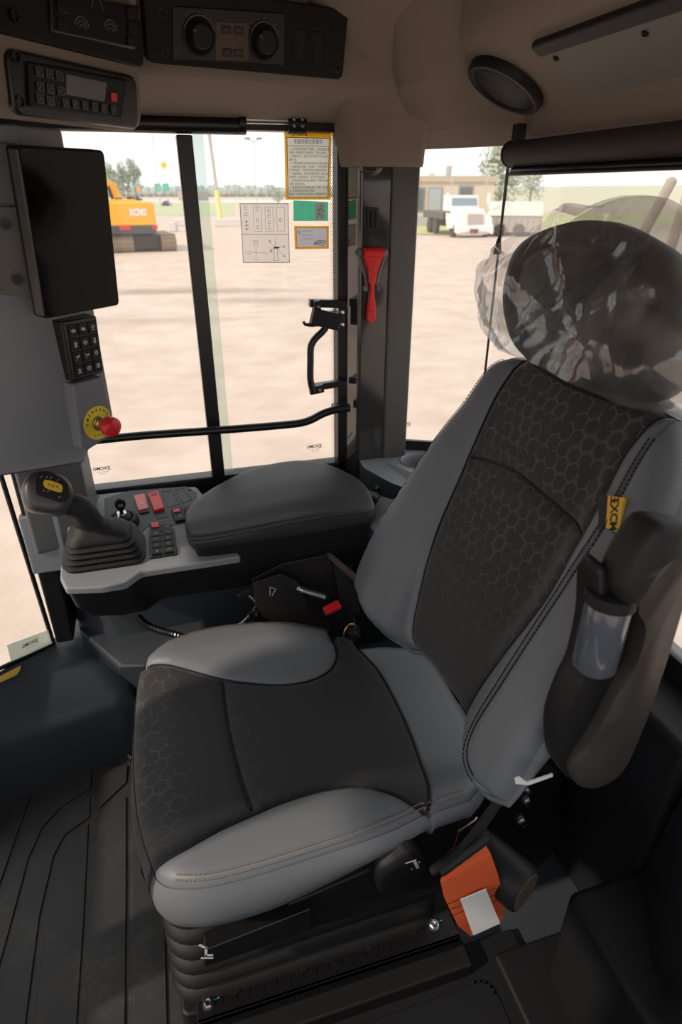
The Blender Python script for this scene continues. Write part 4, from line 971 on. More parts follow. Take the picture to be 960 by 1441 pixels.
# eight button pad
kp_q = [(209, 747), (245, 742), (249, 779), (211, 785)]
kp = quadpart(kp_q, -.001, .006, M_blacks, 'key_pad', bev=.002)
ICO = [[[(-.4, 0), (.4, 0)], [(-.3, .3), (.3, .3)]], [[(-.4, -.2), (0, .3), (.4, -.2)]], [[(-.3, -.3), (-.3, .3), (.3, .1)]], [[(-.4, 0), (-.1, .3), (.4, 0), (-.1, -.3), (-.4, 0)]],
       [[(-.4, -.3), (-.1, .2), (.1, -.1), (.4, .3)]], [[(-.3, -.3), (.3, -.3), (.3, .3), (-.3, .3), (-.3, -.3)], [(0, -.3), (0, .3)]], [[(0, -.3), (0, .3)], [(-.3, 0), (.3, 0)]], [[(-.4, -.3), (.1, .3), (.4, -.1)]]]
def bil(q, u, v):
    a, b, c, d = [np.array(x, float) for x in q]; p = (a * (1 - u) + b * u) * (1 - v) + (d * (1 - u) + c * u) * v; return (float(p[0]), float(p[1]))
def pad_grid(fr, quad_ab, nu, nv, gap, h0, h1, m, parent, icons, ims, name='push_button', bev=.001, im=M_icon, iw=.0007, cyc=0):
    for j in range(nv):
        for i in range(nu):
            u0, u1, v0, v1 = (i + gap) / nu, (i + 1 - gap) / nu, (j + gap) / nv, (j + 1 - gap) / nv
            mb = MB().prism(fr, [bil(quad_ab, u0, v0), bil(quad_ab, u1, v0), bil(quad_ab, u1, v1), bil(quad_ab, u0, v1)], h0, h1)
            o_ = mb.build(name, m, parent, bevel=bev)
            a, b = bil(quad_ab, (u0 + u1) / 2, (v0 + v1) / 2); g = MB()
            for pts in icons[(i + j * nu + cyc) % len(icons)]: stroke(g, fr, [(a + x * ims, b + y * ims) for x, y in pts], iw, h1 + .0001, h1 + .0004)
            if parent.parent is None: g.build('symbol', im, o_, smooth=False)
            else: g.build('symbol', im, parent, smooth=False)
kq_ab = [K.uv(x, y, .007) for x, y in [(211, 749), (244, 744), (247, 777), (213, 782)]]
pad_grid(K, kq_ab, 2, 4, .05, .005, .010, M_black, kp, ICO, .011)

# joystick
ja, jb = K.uv(147, 790, .0)
J = K.moved(ja + .002, jb + .030)
js = empty('tmp', (0, 0, 0)); bpy.data.objects.remove(js)
def rr_ring(cx, cy, w, d, h, r=.03): return [J.w(a + cx, b + cy, h) for a, b in rrect(-w, w, -d, d, min(r, w * .95, d * .95), 6)]
boot = [rr_ring(0, 0, .094, .062, -.002, .035)]
for k in range(4):
    h = .004 + k * .0125; s_ = 1 - k * .055
    boot += [rr_ring(0, .002 * k, .094 * s_, .062 * s_, h), rr_ring(0, .002 * k, .096 * s_, .064 * s_, h + .005), rr_ring(0, .002 * k, .092 * s_, .060 * s_, h + .0085), rr_ring(0, .002 * k, .083 * s_, .052 * s_, h + .0105)]
boot += [rr_ring(-.004, .008, .074, .047, .056), rr_ring(-.006, .009, .066, .042, .068), rr_ring(-.010, .010, .050, .036, .078), rr_ring(-.014, .011, .046, .034, .080), rr_ring(-.016, .011, .040, .030, .088), rr_ring(-.018, .011, .030, .024, .092)]
joy = MB().loft(boot).build('joystick', M_rubber, cons, ang=50, label='black joystick with ribbed boot and rounded head')
s0 = J.w(-.018, .010, .085); hd_ = np.array(at(88, 708, 'y', 1.385))
s0 = np.array(s0); mid_ = s0 * .45 + hd_ * .55 + np.array((.012, 0, .012))
pth = crom([tuple(s0), tuple(mid_), tuple(hd_)], .012)
MB().tube(pth, [(.031 - .006 * (i / len(pth))) for i in range(len(pth))], 20).build('grip', M_rubber, joy)
for px in ((120, 712), (127, 737), (140, 757)):
    pass
HN = Fr(at(74, 696, 'y', 1.36), (.93, .10, -.32), (.20, .55, .75))
hq_ = [(30, 690), (37, 672), (53, 663), (75, 664), (97, 676), (103, 695), (98, 716), (85, 724), (60, 722), (38, 715)]
ho_ = crom(HN.tr(hq_), .004, closed=True); hcn = np.mean(ho_, axis=0)
MB().loft([[HN.w(*(np.array(p) * s_ + hcn * (1 - s_)), h) for p in ho_] for s_, h in ((.55, .020), (.80, .018), (.94, .010), (1, -.004), (1, -.03), (.94, -.045), (.75, -.055), (.4, -.058))]).build('grip_head', mat('joystick_head_black', (.05, .05, .052), .4, bump=.1, bscale=600), joy, ang=180)
fq = crom(HN.tr([(54, 666), (74, 668), (95, 680), (98, 700), (86, 708), (66, 702), (50, 694)], .02), .004, closed=True)
MB().prism(HN, fq, .012, .0205).build('head_face', M_blacks, joy, bevel=.002)
MB().prism(HN, crom(HN.tr([(64, 675), (86, 682), (87, 692), (80, 692), (63, 685)], .024), .003, closed=True), .020, .0265).build('direction_switch', M_yellow, joy, bevel=.002, label='yellow rocker switch')
a, b = HN.uv(75, 684, .027); text(HN, a, b, 'F N R', .0095, M_ink, joy, h=.0267, rot=-.1)
g = MB()
for px, py in ((58, 672), (66, 672), (72, 673), (82, 676), (62, 691), (68, 692), (84, 700)):
    a, b = HN.uv(px, py, .021); stroke(g, HN, [(a - .002, b - .001), (a + .001, b + .003)], .0008, .0206, .0209)
g.build('head_marks', M_icon, joy, smooth=False)
a, b = HN.uv(42, 711, 0); hb0 = np.array(HN.w(a, b, -.012)); HBf = Fr(hb0, (.9, .3, 0), (.0, .5, .85))
MB().lathe(HBf, [(.0075, .004), (.006, .010), (.002, .011)], 14).build('side_button', M_ink, joy)
for k, px in enumerate(((121, 711), (128, 738), (141, 757))):
    i = min(len(pth) - 2, int((1 - (k + .6) / 3.2) * len(pth))); c_ = np.array(pth[i]); d_ = np.array((-.05, -1, .35)); d_ /= np.linalg.norm(d_)
    sf = Fr(c_ + d_ * .0265, np.cross((0, 0, 1.0), d_), (0, 0, 1)); MB().lathe(sf, [(.003, 0), (.003, .0015), (.001, .0015)], 8).build('grip_screw', M_steel, joy)

# padded armrest on the console
PD = Fr((0, 0, .74), (1, 0, 0), (0, 1, 0))
top_px = [(268, 712), (292, 690), (330, 672), (380, 659), (430, 657), (480, 662), (506, 678), (520, 702)]
pad_o = crom([(.012, 1.345), (.010, 1.43), (.030, 1.50), (.075, 1.565), (.16, 1.625), (.27, 1.65), (.38, 1.64), (.455, 1.585), (.490, 1.49), (.492, 1.37), (.47, 1.333), (.34, 1.322), (.16, 1.320), (.035, 1.325)], .01, closed=True)
pcn = np.array((.26, 1.47))
def hpad(x, y): return .045 + .020 * math.exp(-((x - .30) / .2) ** 2)
ca = empty('console_armrest', (.25, 1.47, .64), 'long charcoal padded armrest beside the side window', 'armrest')
def hpad(x, y): return .030 + .034 * math.exp(-((x - .33) / .22) ** 2) * (.55 + .45 * sstep(y, 1.32, 1.50)) - .012 * sstep(-y, -1.40, -1.325)
PO = [(float(x), float(y)) for x, y in pad_o]
prl = lambda a, b: .010 + .030 * sstep(b, 1.42, 1.60)
MB().loft([[PD.w(x + (x - pcn[0]) * o_, y + (y - pcn[1]) * o_, (hpad(x, y) - prl(x, y) - .001) if k == 0 else min(hv_, hpad(x, y) - prl(x, y) - .002 * k)) for x, y in PO] for k, (o_, hv_) in enumerate(((0, 0), (.008, .012), (.010, .0), (.004, -.010), (-.02, -.015), (-.1, -.016)))]).build('pad', M_armpad, ca, ang=60)
padp = [o for o in ca.children if o.name.startswith('pad')][0]
panel('pad_cover', PD, PO, hpad, M_armpad, padp, puff=0.0, outer=PO, roll=prl)
MB().loft([[PD.w(*(np.array(p) * s_ + pcn * (1 - s_)), h) for p in pad_o] for s_, h in ((.95, -.01), (.95, -.07), (.93, -.085), (.9, -.10))]).build('support_box', M_black, ca, ang=50)

# pedestal below the console with the shelf moulding, pillar foot panels
ped = empty('trim_4', (-.2, 1.5, 0), kind='structure')
sh = [at(*p, 'z', .37) for p in ((85, 872), (120, 905), (160, 936), (200, 938), (260, 915), (400, 900))]
MB().loft([[(-.345, 1.70, z_), (-.33, 1.60, z_), (-.215 + o_, 1.40 + o_, z_), (-.12, 1.375 + o_, z_), (.45, 1.35 + o_, z_), (.50, 1.70, z_)] for z_, o_ in ((-.01, .06), (.28, .05), (.335, .0), (.352, .0), (.356, .006))]).build('lower_moulding', M_dgrey, ped, bevel=.008, seg=3)
MB().loft([[(-.37, 1.72, z_), (-.325 + .00, 1.60, z_), (-.27 + o_, 1.53, z_), (-.13, 1.53, z_), (.50, 1.56, z_), (.50, 1.72, z_)] for z_, o_ in ((.33, .06), (.46, .03), (.56, .0), (.70, -.02))]).build('upper_pedestal', M_dgrey, ped, bevel=.008, seg=3)
uq = [at(*p, 'y', 1.545) for p in ((52, 722), (95, 745), (100, 790), (62, 792))]
MB().box(XF(1.56), -.395, -.30, .60, .77, 0, .03).build('upper_side_panel', M_grey, ped, bevel=.006)
# A pillar column with the instrument housings
col = empty('trim_5', (-.3, 1.5, .6), kind='structure')
c_bot = [(-.385, 1.60), (-.365, 1.50), (-.22, 1.52), (-.215, 1.68), (-.37, 1.69)]
MB().loft([[(x, y, .36) for x, y in ((-.40, 1.60), (-.385, 1.54), (-.34, 1.54), (-.34, 1.66), (-.39, 1.68))], [(x - .0, y, 1.66) for x, y in ((-.40, 1.60), (-.385, 1.54), (-.30, 1.54), (-.30, 1.66), (-.39, 1.68))]]).build('pillar', M_black, col, bevel=.006)
MB().loft([[(-.375, 1.52, z_), (-.225, 1.545, z_), (-.215, 1.66, z_), (-.36, 1.66, z_)] for z_ in (.66, 1.02)]).build('lower_column', mat('mid_grey_plastic', (.12, .125, .13), .55, bump=.2, bscale=900), col, bevel=.012, seg=3)
ic = empty('instrument_column', (-.27, 1.45, .95), 'grey moulded column panel behind the black display screen', 'panel')
MX = Fr((-.18, 1.375, 0), (.724, .69, 0), (-.0, .0, 1))            # face of monitor, keypad and stop box
plan = [(-.46, 1.33), (-.19, 1.375), (-.183, 1.382), (-.12, 1.455), (-.15, 1.52), (-.46, 1.52)]
cz_ = [(.955, .01), (.965, .0), (1.60, .0)]
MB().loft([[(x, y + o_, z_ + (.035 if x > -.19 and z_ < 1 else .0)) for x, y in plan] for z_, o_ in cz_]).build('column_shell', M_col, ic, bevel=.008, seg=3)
XG_ = Fr((-.2, 1.372, 0), (1, .165, 0), (0, 0, 1))
dk = MB().prism(XG_, XG_.tr([(-40, 288), (38, 292), (62, 447), (56, 420), (-40, 408)]), -.004, .008); dk.build('dark_backing', M_pillar, ic, bevel=.003)
dk = MB().prism(XG_, XG_.tr([(-40, 196), (26, 203), (36, 288), (-40, 286)]), -.004, .014); dk.build('upper_cover', mat('mid_grey_plastic', (.12, .125, .13), .55), ic, bevel=.004)
for px in ((8, 315), (25, 393)): MB().lathe(XG_, [(.0135, .008), (.0135, .010), (.010, .010), (.010, .004), (.005, .004), (.005, .008), (.001, .008)], 18, *XG_.uv(px[0], px[1], .008)).build('screw', M_blacks, ic)

# display
mon = empty('display_monitor', at(95, 440, 'y', 1.40), 'large black glossy portrait display on the column', 'monitor')
MF = Fr(at(157, 320, 'y', 1.41), (.724, .69, 0), (-.045, .050, 1)); MF = Fr(MF.O, MF.U, (.062, -.065, 1))
mq = [(22, 205), (148, 211), (167, 431), (62, 448)]
mo = MF.tr(mq)
ml, mrr = (mo[0][0] + mo[3][0]) / 2, (mo[1][0] + mo[2][0]) / 2; mb_, mt_ = (mo[2][1] + mo[3][1]) / 2, (mo[0][1] + mo[1][1]) / 2
MB().rbox(MF, ml, mrr, mb_, mt_, -.030, 0, .008).build('housing', M_black, mon, bevel=.003)
MB().rbox(MF, ml + .004, mrr - .002, mb_ + .003, mt_ - .003, 0, .0015, .007).build('screen', mat('black_glass_screen', (.003, .003, .003), .10, spec=.12), mon, bevel=.0006)
MB().box(MF, ml - .0015, ml + .003, mb_ + .006, mt_ - .006, -.02, .001).build('edge_strip', M_pillar, mon, bevel=.001)
MB().box(MF, ml + .02, mrr - .04, mb_ + .05, mt_ - .05, -.06, -.028).build('bracket', M_blacks, mon, bevel=.004)

# keypad below
kpad = empty('button_keypad', at(118, 535, 'y', 1.42), 'black keypad with twelve white symbols below the display', 'keypad')
KPF = Fr(MX.w(.04, 1.2, .0), MX.U, (.05, -.052, 1))
kq = [KPF.uv(x, y, .012) for x, y in ((86, 453), (136, 444), (147, 524), (101, 538))]
MB().prism(KPF, [kq[3], kq[2], kq[1], kq[0]], -.03, .012).build('housing', M_blacks, kpad, bevel=.004, seg=3)
kg = [bil(kq, .12, .06), bil(kq, .96, .06), bil(kq, .96, .95), bil(kq, .12, .95)]
IC12 = [[[(-.5, 0), (-.2, .3), (-.2, -.3), (.2, .3), (.2, -.3), (.5, 0)]], [[(-.5, 0), (-.2, .3), (-.2, -.3), (.2, .3), (.2, -.3), (.5, 0)], [(-.4, .4), (.4, -.4)]], [circ(0, .1, .3, 8) + [(.3, .1)], [(-.2, -.5), (.2, -.5)]],
        [[(-.2, -.5), (-.2, .4), (.1, .4), (.1, -.5)], [(.2, -.4), (.3, .3)], [(-.3, -.5), (.2, -.5)]], [[(-.45, 0), (0, .45), (.45, 0), (0, -.45), (-.45, 0)], [(-.15, 0), (.15, 0)]], [[(-.2, -.3), (-.2, .3), (.0, .5), (.2, .3), (.2, -.3), (-.2, -.3)], [(-.25, -.5), (.25, -.5)]],
        [[(-.5, .2), (0, .2), (.5, .4), (.1, -.1), (-.1, .1)], [(-.4, -.4), (-.1, -.4)]], [[(-.5, .4), (-.2, .1), (.5, .2), (.1, -.1), (-.2, .1)], [(-.4, -.4), (-.1, -.4)]], [circ(0, 0, .35, 6) + [(.35, 0)], [(-.2, .45), (.2, .45)], [(-.1, 0), (.1, 0)]],
        [circ(0, .1, .25, 8) + [(.25, .1)], [(-.4, -.4), (.4, -.4)]], [circ(0, 0, .4, 10) + [(.4, 0)], [(-.2, 0), (.2, 0)]], [circ(0, 0, .4, 10) + [(.4, 0)], [(0, -.2), (0, .2)]]]
pad_grid(KPF, kg, 3, 4, .05, .010, .0145, M_black, kpad, IC12, .0105, iw=.0011, im=M_white, bev=.0008)

# emergency stop
es = empty('emergency_stop', at(130, 630, 'y', 1.43), 'red emergency stop button on a round yellow plate', 'button')
EF = Fr(MX.w(.04, 1.07, .0), MX.U, (.03, -.031, 1))
eq = [EF.uv(x, y, .014) for x, y in ((103, 541), (146, 530), (163, 612), (116, 634))]
MB().prism(EF, [eq[3], eq[2], eq[1], eq[0]], -.03, .014).build('switch_box', M_dgrey if False else mat('slate_grey_plastic', (.17, .182, .205), .5, bump=.2, bscale=900), es, bevel=.005, seg=3)
ea, eb = EF.uv(138, 595, .015)
MB().lathe(EF, [(.0375, .014), (.0375, .0155), (.037, .016), (.001, .016)], 40, ea, eb).build('yellow_plate', M_lemon, es)
def arc_text(s, r, t0, t1, flip=False):
    for i, c_ in enumerate(s):
        t = t0 + (t1 - t0) * i / (len(s) - 1); a_ = ea + r * math.cos(R(t)); b_ = eb + r * math.sin(R(t))
        text(EF, a_, b_, c_, .0088, M_ink, es, 'plate_letter', h=.0163, rot=R(t - 90 if not flip else t + 90), bold=.0002)
arc_text('EMERGENCY', .0295, 172, 8); arc_text('STOP', .0295, 245, 300, True)
MB().lathe(EF, [(.0165, .016), (.0165, .022), (.015, .023), (.015, .028), (.013, .030), (.013, .042)], 24, ea, eb).build('collar', mat('brass_collar', (.45, .36, .2), .3, metal=1.0), es)
MB().lathe(EF, [(.012, .036), (.018, .040), (.0215, .046), (.0220, .058), (.0205, .064), (.012, .067), (.001, .0675)], 32, ea, eb).build('push_cap', M_red, es, ang=60)

# overhead panels
def opanel(fr, px, m, name, parent, h0=-.004, h1=.006, bev=.003, r=.012):
    q_ = [fr.uv(x, y, 0) for x, y in px]; a0_, a1_ = (q_[0][0] + q_[3][0]) / 2, (q_[1][0] + q_[2][0]) / 2; b1x, b0x = (q_[0][1] + q_[1][1]) / 2, (q_[2][1] + q_[3][1]) / 2
    return MB().rbox(fr, a0_, a1_, b0x, b1x, h0, h1, r).build(name, m, parent, bevel=bev), (a0_, a1_, b0x, b1x)
HV = Fr(at(205, 92, 'y', 1.405), (.976, .218, 0), (.03, -.22, .97))
hv = empty('climate_panel', tuple(HV.O), 'dark overhead climate panel with two round dials above the side window', 'panel')
_, hb_ = opanel(HV, [(203, -22), (484, 8), (486, 110), (203, 91)], mat('overhead_black_plastic', (.010, .009, .008), .55, bump=.2, bscale=900, spec=.25), 'fascia', hv, h0=-.02)
fq = HV.tr([(243, 8), (400, 18), (400, 92), (243, 84)], .006)
MB().prism(HV, fq[::-1], .004, .009).build('control_plate', mat('overhead_black_satin', (.012, .010, .009), .35), hv, bevel=.002)
MB().prism(HV, HV.tr([(303, 30), (350, 32), (350, 86), (303, 84)], .009)[::-1], .008, .0102).build('centre_plate', mat('brown_metal_plate', (.09, .062, .048), .35, metal=.3), hv, bevel=.001)
for cx, cy in ((281, 50), (372, 58)):
    a, b = HV.uv(cx, cy, .012); dl = MB().lathe(HV, [(.031, .008), (.031, .012), (.028, .013), (.024, .010)], 32, a, b).build('dial', M_black, hv)
    MB().lathe(HV, [(.020, .010), (.0195, .026), (.017, .029), (.001, .029)], 28, a, b).build('dial_knob', M_rubber, dl)
    g = MB(); stroke(g, HV, circ(a, b, .029, 20, 20, 160), .0016, .0131, .0136); stroke(g, HV, [(a - .012, b + .006), (a - .016, b + .008)], .0018, .0291, .0296)
    for t in range(0, 7): stroke(g, HV, [(a + .033 * math.cos(R(30 + 20 * t)), b + .033 * math.sin(R(30 + 20 * t))), (a + .035 * math.cos(R(30 + 20 * t)), b + .035 * math.sin(R(30 + 20 * t)))], .001, .0092, .0096)
    g.build('dial_marks', M_icond, dl, smooth=False)
for (cx, cy) in ((318, 42), (336, 43), (320, 74), (336, 75)):
    a, b = HV.uv(cx, cy, .01); o_ = MB().rbox(HV, a - .009, a + .009, b - .006, b + .006, .009, .013, .002).build('push_button', M_blacks, hv, bevel=.001)
    g = MB(); stroke(g, HV, [(a - .004, b - .002), (a - .001, b + .002), (a + .003, b - .001)], .0008, .0131, .0134); g.build('symbol', M_icond, o_, smooth=False)
for q in ([(413, 36), (432, 38), (433, 92), (414, 90)], [(436, 40), (457, 42), (458, 95), (437, 93)]):
    g = MB(); stroke(g, HV, HV.tr(q, .006), .0015, .006, .0075, True); g.build('blank_socket', M_ink, hv, smooth=False)
    MB().prism(HV, HV.tr([(q[0][0] + 3, q[0][1] + 4), (q[1][0] - 3, q[1][1] + 4), (q[2][0] - 3, q[2][1] - 4), (q[3][0] + 3, q[3][1] - 4)], .006)[::-1], .005, .0072).build('blanking_plate', M_black, hv, bevel=.001)
for px in ((471, 40), (474, 96), (232, 75), (228, 18)): MB().lathe(HV, [(.007, .004), (.007, .008), (.005, .008), (.004, .005), (.001, .005)], 12, *HV.uv(px[0], px[1], .006)).build('screw', M_blacks, hv)

RD = Fr(at(190, 115, 'y', 1.345), (.635, .773, 0), (.08, -.10, 1))
pod = ceil
def podring(z, o_, ob): return [RD.w(a, b, h) for a, b, h in ((-.62, z, o_), (-.03, z, o_), (.016, z, o_ - .004), (.028, z, o_ - .03), (.03, z, -.34 + ob), (-.62, z, -.42 + ob))]
RW = RD.moved(0, 0, 0)
MB().loft([podring(-.078, -.05, .04), podring(-.075, -.02, .02), podring(-.064, -.004, .0), podring(-.05, .0, 0), podring(.19, .0, 0)]).build('pod_shell', M_head, pod, ang=75)
rd = empty('radio', tuple(at(100, 180, 'y', 1.25)), 'black radio with small display and rows of buttons in the overhead pod', 'radio')
_, rbx = opanel(RD, [(3, 66), (194, 108), (186, 182), (14, 160)], M_blacks, 'fascia', rd, h0=-.006, h1=.008, r=.016, bev=.005)
MB().prism(RD, [p for p in RD.tr([(38, 86), (178, 112), (170, 168), (40, 150)], .01)][::-1], .006, .014).build('front_plate', M_black, rd, bevel=.003)
MB().prism(RD, RD.tr([(93, 104), (150, 116), (147, 143), (93, 133)], .014)[::-1], .013, .0150).build('display', mat('grey_lcd', (.14, .145, .14), .3), rd, bevel=.001)
def rbtn(px, w, hgt, m=M_blacks, lens=None):
    a, b = RD.uv(px[0], px[1], .015); o_ = MB().rbox(RD, a - w, a + w, b - hgt, b + hgt, .013, .0165, .0015).build('radio_button', m, rd, bevel=.0007)
    g = MB(); stroke(g, RD, [(a - w, b - hgt), (a + w, b - hgt), (a + w, b + hgt), (a - w, b + hgt)], .0006, .0166, .0169, True); stroke(g, RD, [(a - .002, b - .002), (a + .001, b + .002)], .0009, .0166, .0169); g.build('button_outline', M_icond if m is M_blacks else M_pink, o_, smooth=False)
for px in ((55, 101), (69, 104), (83, 107), (56, 122), (70, 125), (85, 128), (56, 139), (70, 142)): rbtn(px, .0062, .0052)
for k in range(6): rbtn((92 + 13.4 * k, 145 + 1.9 * k), .0052, .0052)
rbtn((160, 137), .0062, .0055, M_red)
SW = RD
sw = empty('overhead_switch_panel', tuple(at(100, 80, 'y', 1.25)), 'black overhead air vent and light switch panel above the radio', 'panel')
_, sbx = opanel(SW, [(-40, -30), (200, 10), (197, 94), (-10, 48)], mat('overhead_black_plastic', (.02, .02, .02), .5), 'fascia', sw, h0=-.012, h1=.006, r=.014, bev=.004)
MB().prism(SW, SW.tr([(68, -12), (195, 8), (190, 70), (72, 46)], .008)[::-1], .004, .011).build('inner_plate', M_blacks, sw, bevel=.004)
g = MB()
for cx, cy in ((116, 42), (156, 46)):
    for rr_ in (.006, .011, .016):
        a, b = SW.uv(cx, cy, .011); stroke(g, SW, circ(a, b, rr_, 12, 20, 160), .0012, .0112, .0116)
a, b = SW.uv(137, 12, .011); stroke(g, SW, circ(a, b, .012, 12, 0, 180), .001, .0112, .0116)
g.build('light_symbols', M_icond, sw, smooth=False)
for px in ((86, 10), (87, 34), (183, 18), (185, 38), (184, 58)):
    a, b = SW.uv(px[0], px[1], .011); MB().rbox(SW, a - .010, a + .010, b - .007, b + .007, .010, .015, .003).build('push_button', M_black, sw, bevel=.0015)
for fr_x, px in ((SW, (20, 22)), (RD, (22, 80)), (RD, (28, 143))): MB().lathe(fr_x, [(.008, .006), (.008, .011), (.006, .011), (.005, .008), (.001, .008)], 12, *fr_x.uv(px[0], px[1], .008)).build('screw', M_blacks, sw if fr_x is SW and px[1] < 30 else rd)
# ================================================================== FITTINGS
# escape hammer in its holder
HF = XF(1.634)
eh = empty('escape_hammer', HF.w(*HF.uv(520, 453)), 'red escape hammer clipped upright on the glossy pillar', 'hammer')
q = crom(HF.tr([(512, 350), (510, 356), (512, 366), (516, 380), (519, 400), (519, 410), (517, 430), (515, 448), (517, 453), (524, 453), (527, 448), (527, 430), (525, 410), (526, 400), (530, 380), (535, 366), (538, 356), (537, 350)], .008), .006, closed=True)
MB().prism(HF, q[::-1], .004, .022).build('handle', M_red, eh, bevel=.004, seg=3)
a0, b0_ = HF.uv(511, 356, .012); a1, b1x = HF.uv(539, 356, .012)
MB().tube([HF.w(a0, b0_, .014), HF.w(a1, b1x, .014)], .013, 16).build('hammer_head', M_red, eh, bevel=.001)
for k in (-1, 0, 1):
    MB().tube([HF.w(*HF.uv(524 + k * 5, 366, .02), .022), HF.w(*HF.uv(522 + k * 2, 398, .02), .021)], .0018, 6).build('rib', M_red, eh)
MB().lathe(HF, [(.004, .022), (.004, .0225), (.001, .0225)], 10, *HF.uv(522, 438, .02)).build('hang_hole', mat('dark_red_recess', (.3, .01, .01), .5), eh)
hh_ = empty('hammer_holder', HF.w(*HF.uv(520, 412)), 'grey plastic clip holder behind the red hammer', 'holder')
gm = mat('mid_grey_clip', (.16, .155, .155), .45)
for pts in ([(503, 352), (507, 372), (513, 385), (516, 407)], [(544, 352), (538, 370), (533, 385), (529, 407)]):
    c = crom([HF.uv(x, y, .008) for x, y in pts], .008); MB().tube([HF.w(a, b, .010) for a, b in c], .0038, 8).build('side_arm', gm, hh_)
a, b = HF.uv(522, 404, .008); MB().rbox(HF, a - .016, a + .016, b - .009, b + .003, -.002, .008, .003).build('clip_band', gm, hh_, bevel=.0015)
for sx_ in (-1, 1): MB().rbox(HF, a + sx_ * .0165 - .003, a + sx_ * .0165 + .003, b - .009, b + .004, -.002, .022, .001).build('clip_ear', gm, hh_, bevel=.001)
for px in ((506, 356), (541, 356)):
    a, b = HF.uv(px[0], px[1], .01); MB().lathe(HF, [(.009, -.002), (.010, .012), (.006, .016), (.001, .016)], 12, a, b).build('cradle_cup', gm, hh_)
MB().prism(HF, HF.tr([(507, 362), (541, 362), (530, 400), (516, 400)])[::-1], -.002, .003).build('back_plate', gm, hh_, bevel=.001)

# door handle assembly on the window
DY = 1.645; DF = XF(DY)
dh = empty('door_handle', DF.w(*DF.uv(438, 553)), 'black tubular pull handle with latch at the right edge of the window', 'handle')
pt = crom([DF.uv(x, y) for x, y in ((458, 447), (458, 462), (447, 473), (438, 486), (437, 510), (437, 535), (441, 551))], .01)
MB().tube([DF.w(a, b, 0) for a, b in pt], .0095, 14).build('pull_bar', M_blacks, dh)
def bar(px0, px1, w, m, name, h=(-.01, .008), parent=dh):
    a = np.array(DF.uv(*px0)); b = np.array(DF.uv(*px1)); g = MB(); stroke(g, DF, [tuple(a), tuple(b)], w, *h); return g.build(name, m, parent, bevel=.002)
bar((443, 428), (486, 429), .020, M_blacks, 'upper_arm', (-.03, -.008)); bar((445, 547), (486, 541), .018, M_blacks, 'lower_arm', (-.03, -.008))
bar((446, 428), (447, 440), .018, M_blacks, 'upper_lug'); bar((441, 549), (450, 547), .022, M_blacks, 'lower_lug')
bar((449, 447), (466, 451), .042, M_black, 'latch_body', (-.012, .014))
for px in ((447, 431), (449, 547)): MB().lathe(DF, [(.0055, .004), (.0055, .012), (.004, .0135), (.001, .0135)], 6, *DF.uv(*px)).build('bolt', M_steel, dh)
MB().tube([DF.w(*DF.uv(*p), .006) for p in ((452, 456), (437, 457), (429, 456), (426, 452))], [.005, .005, .0045, .004], 8).build('latch_lever', M_blacks, dh)
a, b = DF.uv(470, 447); MB().rbox(DF, a - .012, a + .010, b - .024, b + .018, -.03, .006, .002).build('striker_block', M_steel, dh, bevel=.002)
a, b = DF.uv(482, 446); MB().rbox(DF, a - .009, a + .009, b - .030, b + .022, -.03, -.004, .002).build('striker_plate', M_gloss, dh, bevel=.002)
for dy in (-.02, .012): MB().lathe(DF, [(.005, -.004), (.005, .002), (.001, .003)], 6, a, b + dy).build('bolt', M_steel, dh)

# grab rail across the window
GY = 1.63; GF = XF(GY)
gr = empty('grab_rail', GF.w(*GF.uv(150, 618)), 'black grab rail crossing the lower part of the side window', 'rail')
pt = crom([GF.uv(x, y) for x, y in ((110, 622), (200, 613), (300, 606), (400, 598), (432, 593), (455, 582), (474, 576), (492, 574))], .012)
MB().tube([GF.w(a, b, 0) for a, b in pt], .011, 14).build('rail_tube', M_blacks, gr)
a, b = GF.uv(484, 576); MB().rbox(GF, a - .03, a + .02, b - .012, b + .012, -.03, -.002, .004).build('rail_foot', M_blacks, gr, bevel=.003)

# mechanism under the console armrest
me_ = empty('armrest_bracket', (.30, 1.30, .30), 'black steel bracket plates and spring under the padded armrest', 'bracket')
BP = XF(1.30)
steelb = mat('black_steel', (.02, .018, .018), .38)
MB().prism(BP, BP.tr([(357, 822), (400, 800), (468, 786), (508, 822), (506, 850), (498, 905), (380, 905), (362, 870)])[::-1], -.03, -.022).build('side_plate', steelb, me_, bevel=.002)
B2 = XF(1.275)
MB().prism(B2, B2.tr([(357, 820), (395, 808), (418, 818), (438, 860), (462, 895), (420, 895), (370, 868), (358, 845)])[::-1], -.004, .0).build('pivot_plate', steelb, me_, bevel=.0015)
MB().prism(B2, B2.tr([(463, 786), (470, 786), (508, 818), (505, 824)])[::-1], -.03, .002).build('edge_plate', mat('brushed_edge_steel', (.20, .15, .12), .4, metal=.6), me_, bevel=.001)
MB().prism(B2, B2.tr([(470, 792), (506, 824), (506, 868), (478, 845)])[::-1], -.02, .0).build('cover_plate', steelb, me_, bevel=.002)
g = MB(); bi = lambda *p: [B2.uv(*x) for x in p]; stroke(g, B2, bi((380, 826), (388, 829), (383, 838)) , .0018, .0002, .0006); stroke(g, B2, bi((380, 828), (380, 838)), .0018, .0002, .0006); g.build('arrow_mark', M_icon, me_, smooth=False)
s_a, s_b = np.array(at(418, 828, 'y', 1.27)), np.array(at(458, 840, 'y', 1.255)); ax = (s_b - s_a); Ls = np.linalg.norm(ax); ax /= Ls; p1 = np.cross(ax, (0, 0, 1)); p1 /= np.linalg.norm(p1); p2 = np.cross(ax, p1)
hp_ = [tuple(s_a + ax * Ls * i / 200 + (p1 * math.cos(i * .55) + p2 * math.sin(i * .55)) * .0075) for i in range(201)]
